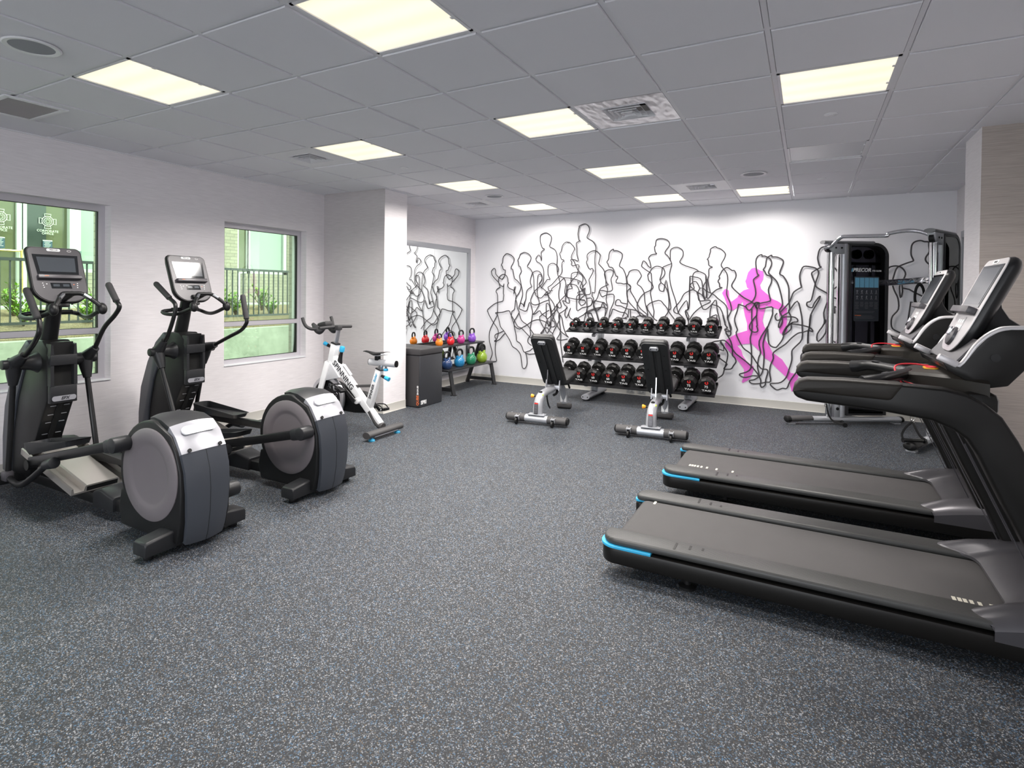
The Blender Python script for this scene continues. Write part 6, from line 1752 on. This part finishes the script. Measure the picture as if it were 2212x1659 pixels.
    sh = b.build('stack_shroud', M_shroud, t, M=M, smooth=30)
    B().prism(inn, 'y', y0 + 0.004, y0 + 0.008).build('front_panel', M_smoke, sh, M=M, smooth=0)
    B().prism(inn, 'y', y1 - 0.008, y1 - 0.004).build('rear_panel', M_smoke, sh, M=M, smooth=0)
    ym = (y0 + y1) / 2
    for x in (0.17, 0.19, 0.36, 0.38):
        B().cyl((x, ym, 0.14), (x, ym, H - 0.22), 0.007, n=10).build('guide_rod', M_gun, sh, M=M)
    for k in range(16):
        B().box((0.275, ym, 0.155 + k * 0.027), (0.34, min(0.10, (y1 - y0) - 0.03), 0.024), bev=0.002).build('weight_plate', M_blk, sh, M=M)
    B().box((0.275, ym, 0.62), (0.30, 0.06, 0.05)).build('stack_head', M_blk, sh, M=M)
    B().box((0.275, ym, H - 0.24), (0.40, 0.05, 0.03)).build('upper_crossmember', M_blk, sh, M=M)
    for x in (0.2, 0.35):
        B().cyl((x, ym - 0.02, H - 0.13), (x, ym + 0.02, H - 0.13), 0.055, n=24).build('stack_pulley', M_blk, sh, M=M)
    B().box((0.275, ym - 0.0, 0.11), (0.44, (y1 - y0) - 0.02, 0.03)).build('stack_base', M_blk, sh, M=M)
    B().box((0.275, y0 - 0.002, 0.26), (0.04, 0.004, 0.10)).build('lower_plate', M_frame, sh, M=M, smooth=0)
    return sh
sh = side(ML, 2.125, 'left', 0.2, (-0.02, 0.16), True)
side(MR, 2.165, 'right', 0.12, (-0.035, 0.055), False)
# brand lettering, placard
MP = lambda x, z, dy=-0.0225: ML @ frame3((x, dy, z), (1, 0, 0), (0, 0, 1))
bar = B().prism([(-0.008, -0.02), (0.004, -0.02), (0.010, 0.02), (-0.002, 0.02)], 'z', 0, 0.002).build('blue_logo_bar', M_blue, sh, M=MP(0.088, 1.80, -0.021))
text('brand_lettering', 'PRECOR', 0.058, MP(0.205, 1.80), M_num, sh, bold=0.0018, shear=0.2)
text('model_lettering', 'FTS GLIDE', 0.024, MP(0.385, 1.792), M_num, sh, bold=0.0006)
pc = B().prism(rrect(0.30, 0.52, 0.012), 'z', 0, 0.005).build('instruction_placard', M_placard, sh, M=MP(0.265, 1.465, -0.018))
for k in range(5):
    x = 0.265 + (k - 2) * 0.057
    B().box((0, 0, 0.006), (0.051, 0.115, 0.002)).build('photo_tile', M_blue, pc, M=MP(x, 1.655, -0.018))
    for r_ in range(2):
        b = B()
        z0 = 1.545 - r_ * 0.065
        b.tube([(0, 0.022, 0.0065), (0, 0.0, 0.0065)], 0.004, n=5, up=(0, 0, 1), rh=0.3)
        b.tube([(-0.010, -0.022, 0.0065), (0, 0.0, 0.0065), (0.010, -0.022, 0.0065)], 0.003, n=5, up=(0, 0, 1), rh=0.3)
        b.tube([(-0.014 + 0.003 * k, 0.012 - 0.006 * (k % 3), 0.0065), (0, 0.014, 0.0065), (0.014 - 0.003 * k, 0.012 + 0.004 * (k % 2), 0.0065)], 0.003, n=5, up=(0, 0, 1), rh=0.3)
        b.build('exercise_figure', M_silver, pc, M=MP(x, z0, -0.018))
    for q in range(7 - (k % 2) * 2):
        B().box((0, 0, 0.006), (0.046 - 0.006 * ((q + k) % 3), 0.0035, 0.001)).build('print_line', M_gun, pc, M=MP(x, 1.425 - q * 0.012, -0.018))
B().box((0, 0, 0.006), (0.075, 0.007, 0.001)).build('orange_line', M_orangep, pc, M=MP(0.165, 1.272, -0.018))
for q in range(5):
    B().box((0, 0, 0.006), (0.24 - 0.03 * (q % 3), 0.003, 0.001)).build('print_line', M_gun, pc, M=MP(0.245, 1.318 - (q + (q > 1) * 2) * 0.013, -0.018))
# pull-up boom and storage rail
W = lambda x, y, z: Vector((x, y, z)) - O
B().tube([W(0.955, 4.685, 2.055), W(1.02, 4.665, 2.07), W(1.11, 4.61, 2.16), W(1.20, 4.58, 2.17), W(1.52, 4.47, 2.155), W(1.545, 4.462, 2.163), W(1.56, 4.456, 2.178), W(1.70, 4.40, 2.195), W(1.82, 4.36, 2.175), W(1.94, 4.32, 2.11)], 0.021, n=14, k=4).build('pull_up_bar', M_chrome, t)
ra, rb = W(1.60, 5.06, 1.655), W(1.945, 4.34, 1.675)
rl = B().box((0, 0, 0), ((rb - ra).length, 0.07, 0.03), bev=0.008).build('storage_rail', M_chrome, t, M=frame3((ra + rb) / 2, rb - ra, (0, 0, 1)))
for k in range(5):
    p = ra.lerp(rb, 0.12 + k * 0.19)
    dn_ = (rb - ra).normalized()
    B().tube([p - dn_ * 0.05 + Vector((-0.018, -0.010, 0.015)), p - dn_ * 0.02 + Vector((-0.026, -0.014, -0.008)), p + dn_ * 0.02 + Vector((-0.026, -0.014, -0.008)), p + dn_ * 0.05 + Vector((-0.018, -0.010, 0.015))], 0.004, n=6).build('rail_hook', M_gun, rl)
# accessories hanging / lying: things of their own
o = thing('ankle_strap', 'black looped strap hanging from the rail of the cable machine', 'strap', (1.835, 4.475, 1.42), 0)
pts = [(0.0, 0.0, 0.21), (0.035, 0.03, 0.16), (0.045, 0.04, 0.06), (0.015, 0.01, -0.015), (-0.02, -0.02, -0.02), (-0.045, -0.04, 0.05), (-0.035, -0.03, 0.16)]
B().tube(pts, 0.020, n=8, k=4, closed=True, up=(0.7, -0.7, 0), rh=0.35).build('loop', M_strapm, o)
def handle(label, loc, rz, top, pts_a, pts_b, grip):
    o = thing('cable_stirrup', label, 'cable grip', loc, rz, 'cable machine handles')
    for P in (pts_a, pts_b):
        B().tube(P, 0.013, n=6, k=4, up=(0.6, -0.8, 0.1), rh=0.25).build('webbing', M_strapm, o)
    B().cyl(grip[0], grip[1], 0.018, n=16, bev=0.003).build('grip', M_blk, o)
    for e in grip:
        d_ = (Vector(grip[1]) - Vector(grip[0])).normalized()
        B().cyl(Vector(e) - d_ * 0.006, Vector(e) + d_ * 0.006, 0.025, n=16).build('end_disc', M_blk, o)
    c = Vector(top)
    b = B().tube([c + Vector((0.018 * math.cos(a), 0, 0.03 + 0.03 * math.sin(a))) for a in [2 * PI * k / 14 for k in range(14)]], 0.004, n=6, closed=True)
    b.build('carabiner', M_chrome, o)
    b = B().tube([c + Vector((0.014 * math.cos(a), 0.004, -0.005 + 0.018 * math.sin(a))) for a in [2 * PI * k / 14 for k in range(14)]], 0.004, n=6, closed=True)
    b.build('ring', M_chrome, o)
    return o
handle('black cable handle with webbing resting on the right foot of the cable machine', (1.70, 3.76, 0), 0, (0, 0, 0.30),
       [(0, 0, 0.29), (-0.05, -0.02, 0.24), (-0.085, -0.04, 0.17), (-0.075, -0.05, 0.12)], [(0, 0, 0.29), (0.03, 0.0, 0.22), (0.07, 0.02, 0.15), (0.12, 0.03, 0.115)], ((-0.075, -0.05, 0.115), (0.10, 0.03, 0.112)))
B().cyl((1.70 - O.x, 3.76 - O.y, 0.36), (1.89 - O.x, 4.15 - O.y, 0.86), 0.003, n=8).build('cable', M_blkm, t)
B().cyl((1.89 - O.x, 4.15 - O.y, 0.86), (1.93 - O.x, 4.24 - O.y, 0.98), 0.03, n=16).build('pulley_carriage', M_frame, t)
handle('black cable handle lying on the floor at the left foot of the cable machine', (1.07, 4.66, 0), R(25), (-0.07, 0.0, 0.25),
       [(-0.07, 0, 0.24), (-0.06, -0.02, 0.14), (-0.02, -0.05, 0.06), (0.08, -0.08, 0.03)], [(-0.07, 0, 0.24), (-0.05, 0.0, 0.12), (0.0, -0.02, 0.05), (0.10, 0.02, 0.03)], ((0.085, -0.10, 0.026), (0.12, 0.03, 0.026)))
B().cyl((1.005 - O.x, 4.655 - O.y, 0.31), (1.005 - O.x, 4.655 - O.y, 0.62), 0.003, n=8).build('cable', M_blkm, t)
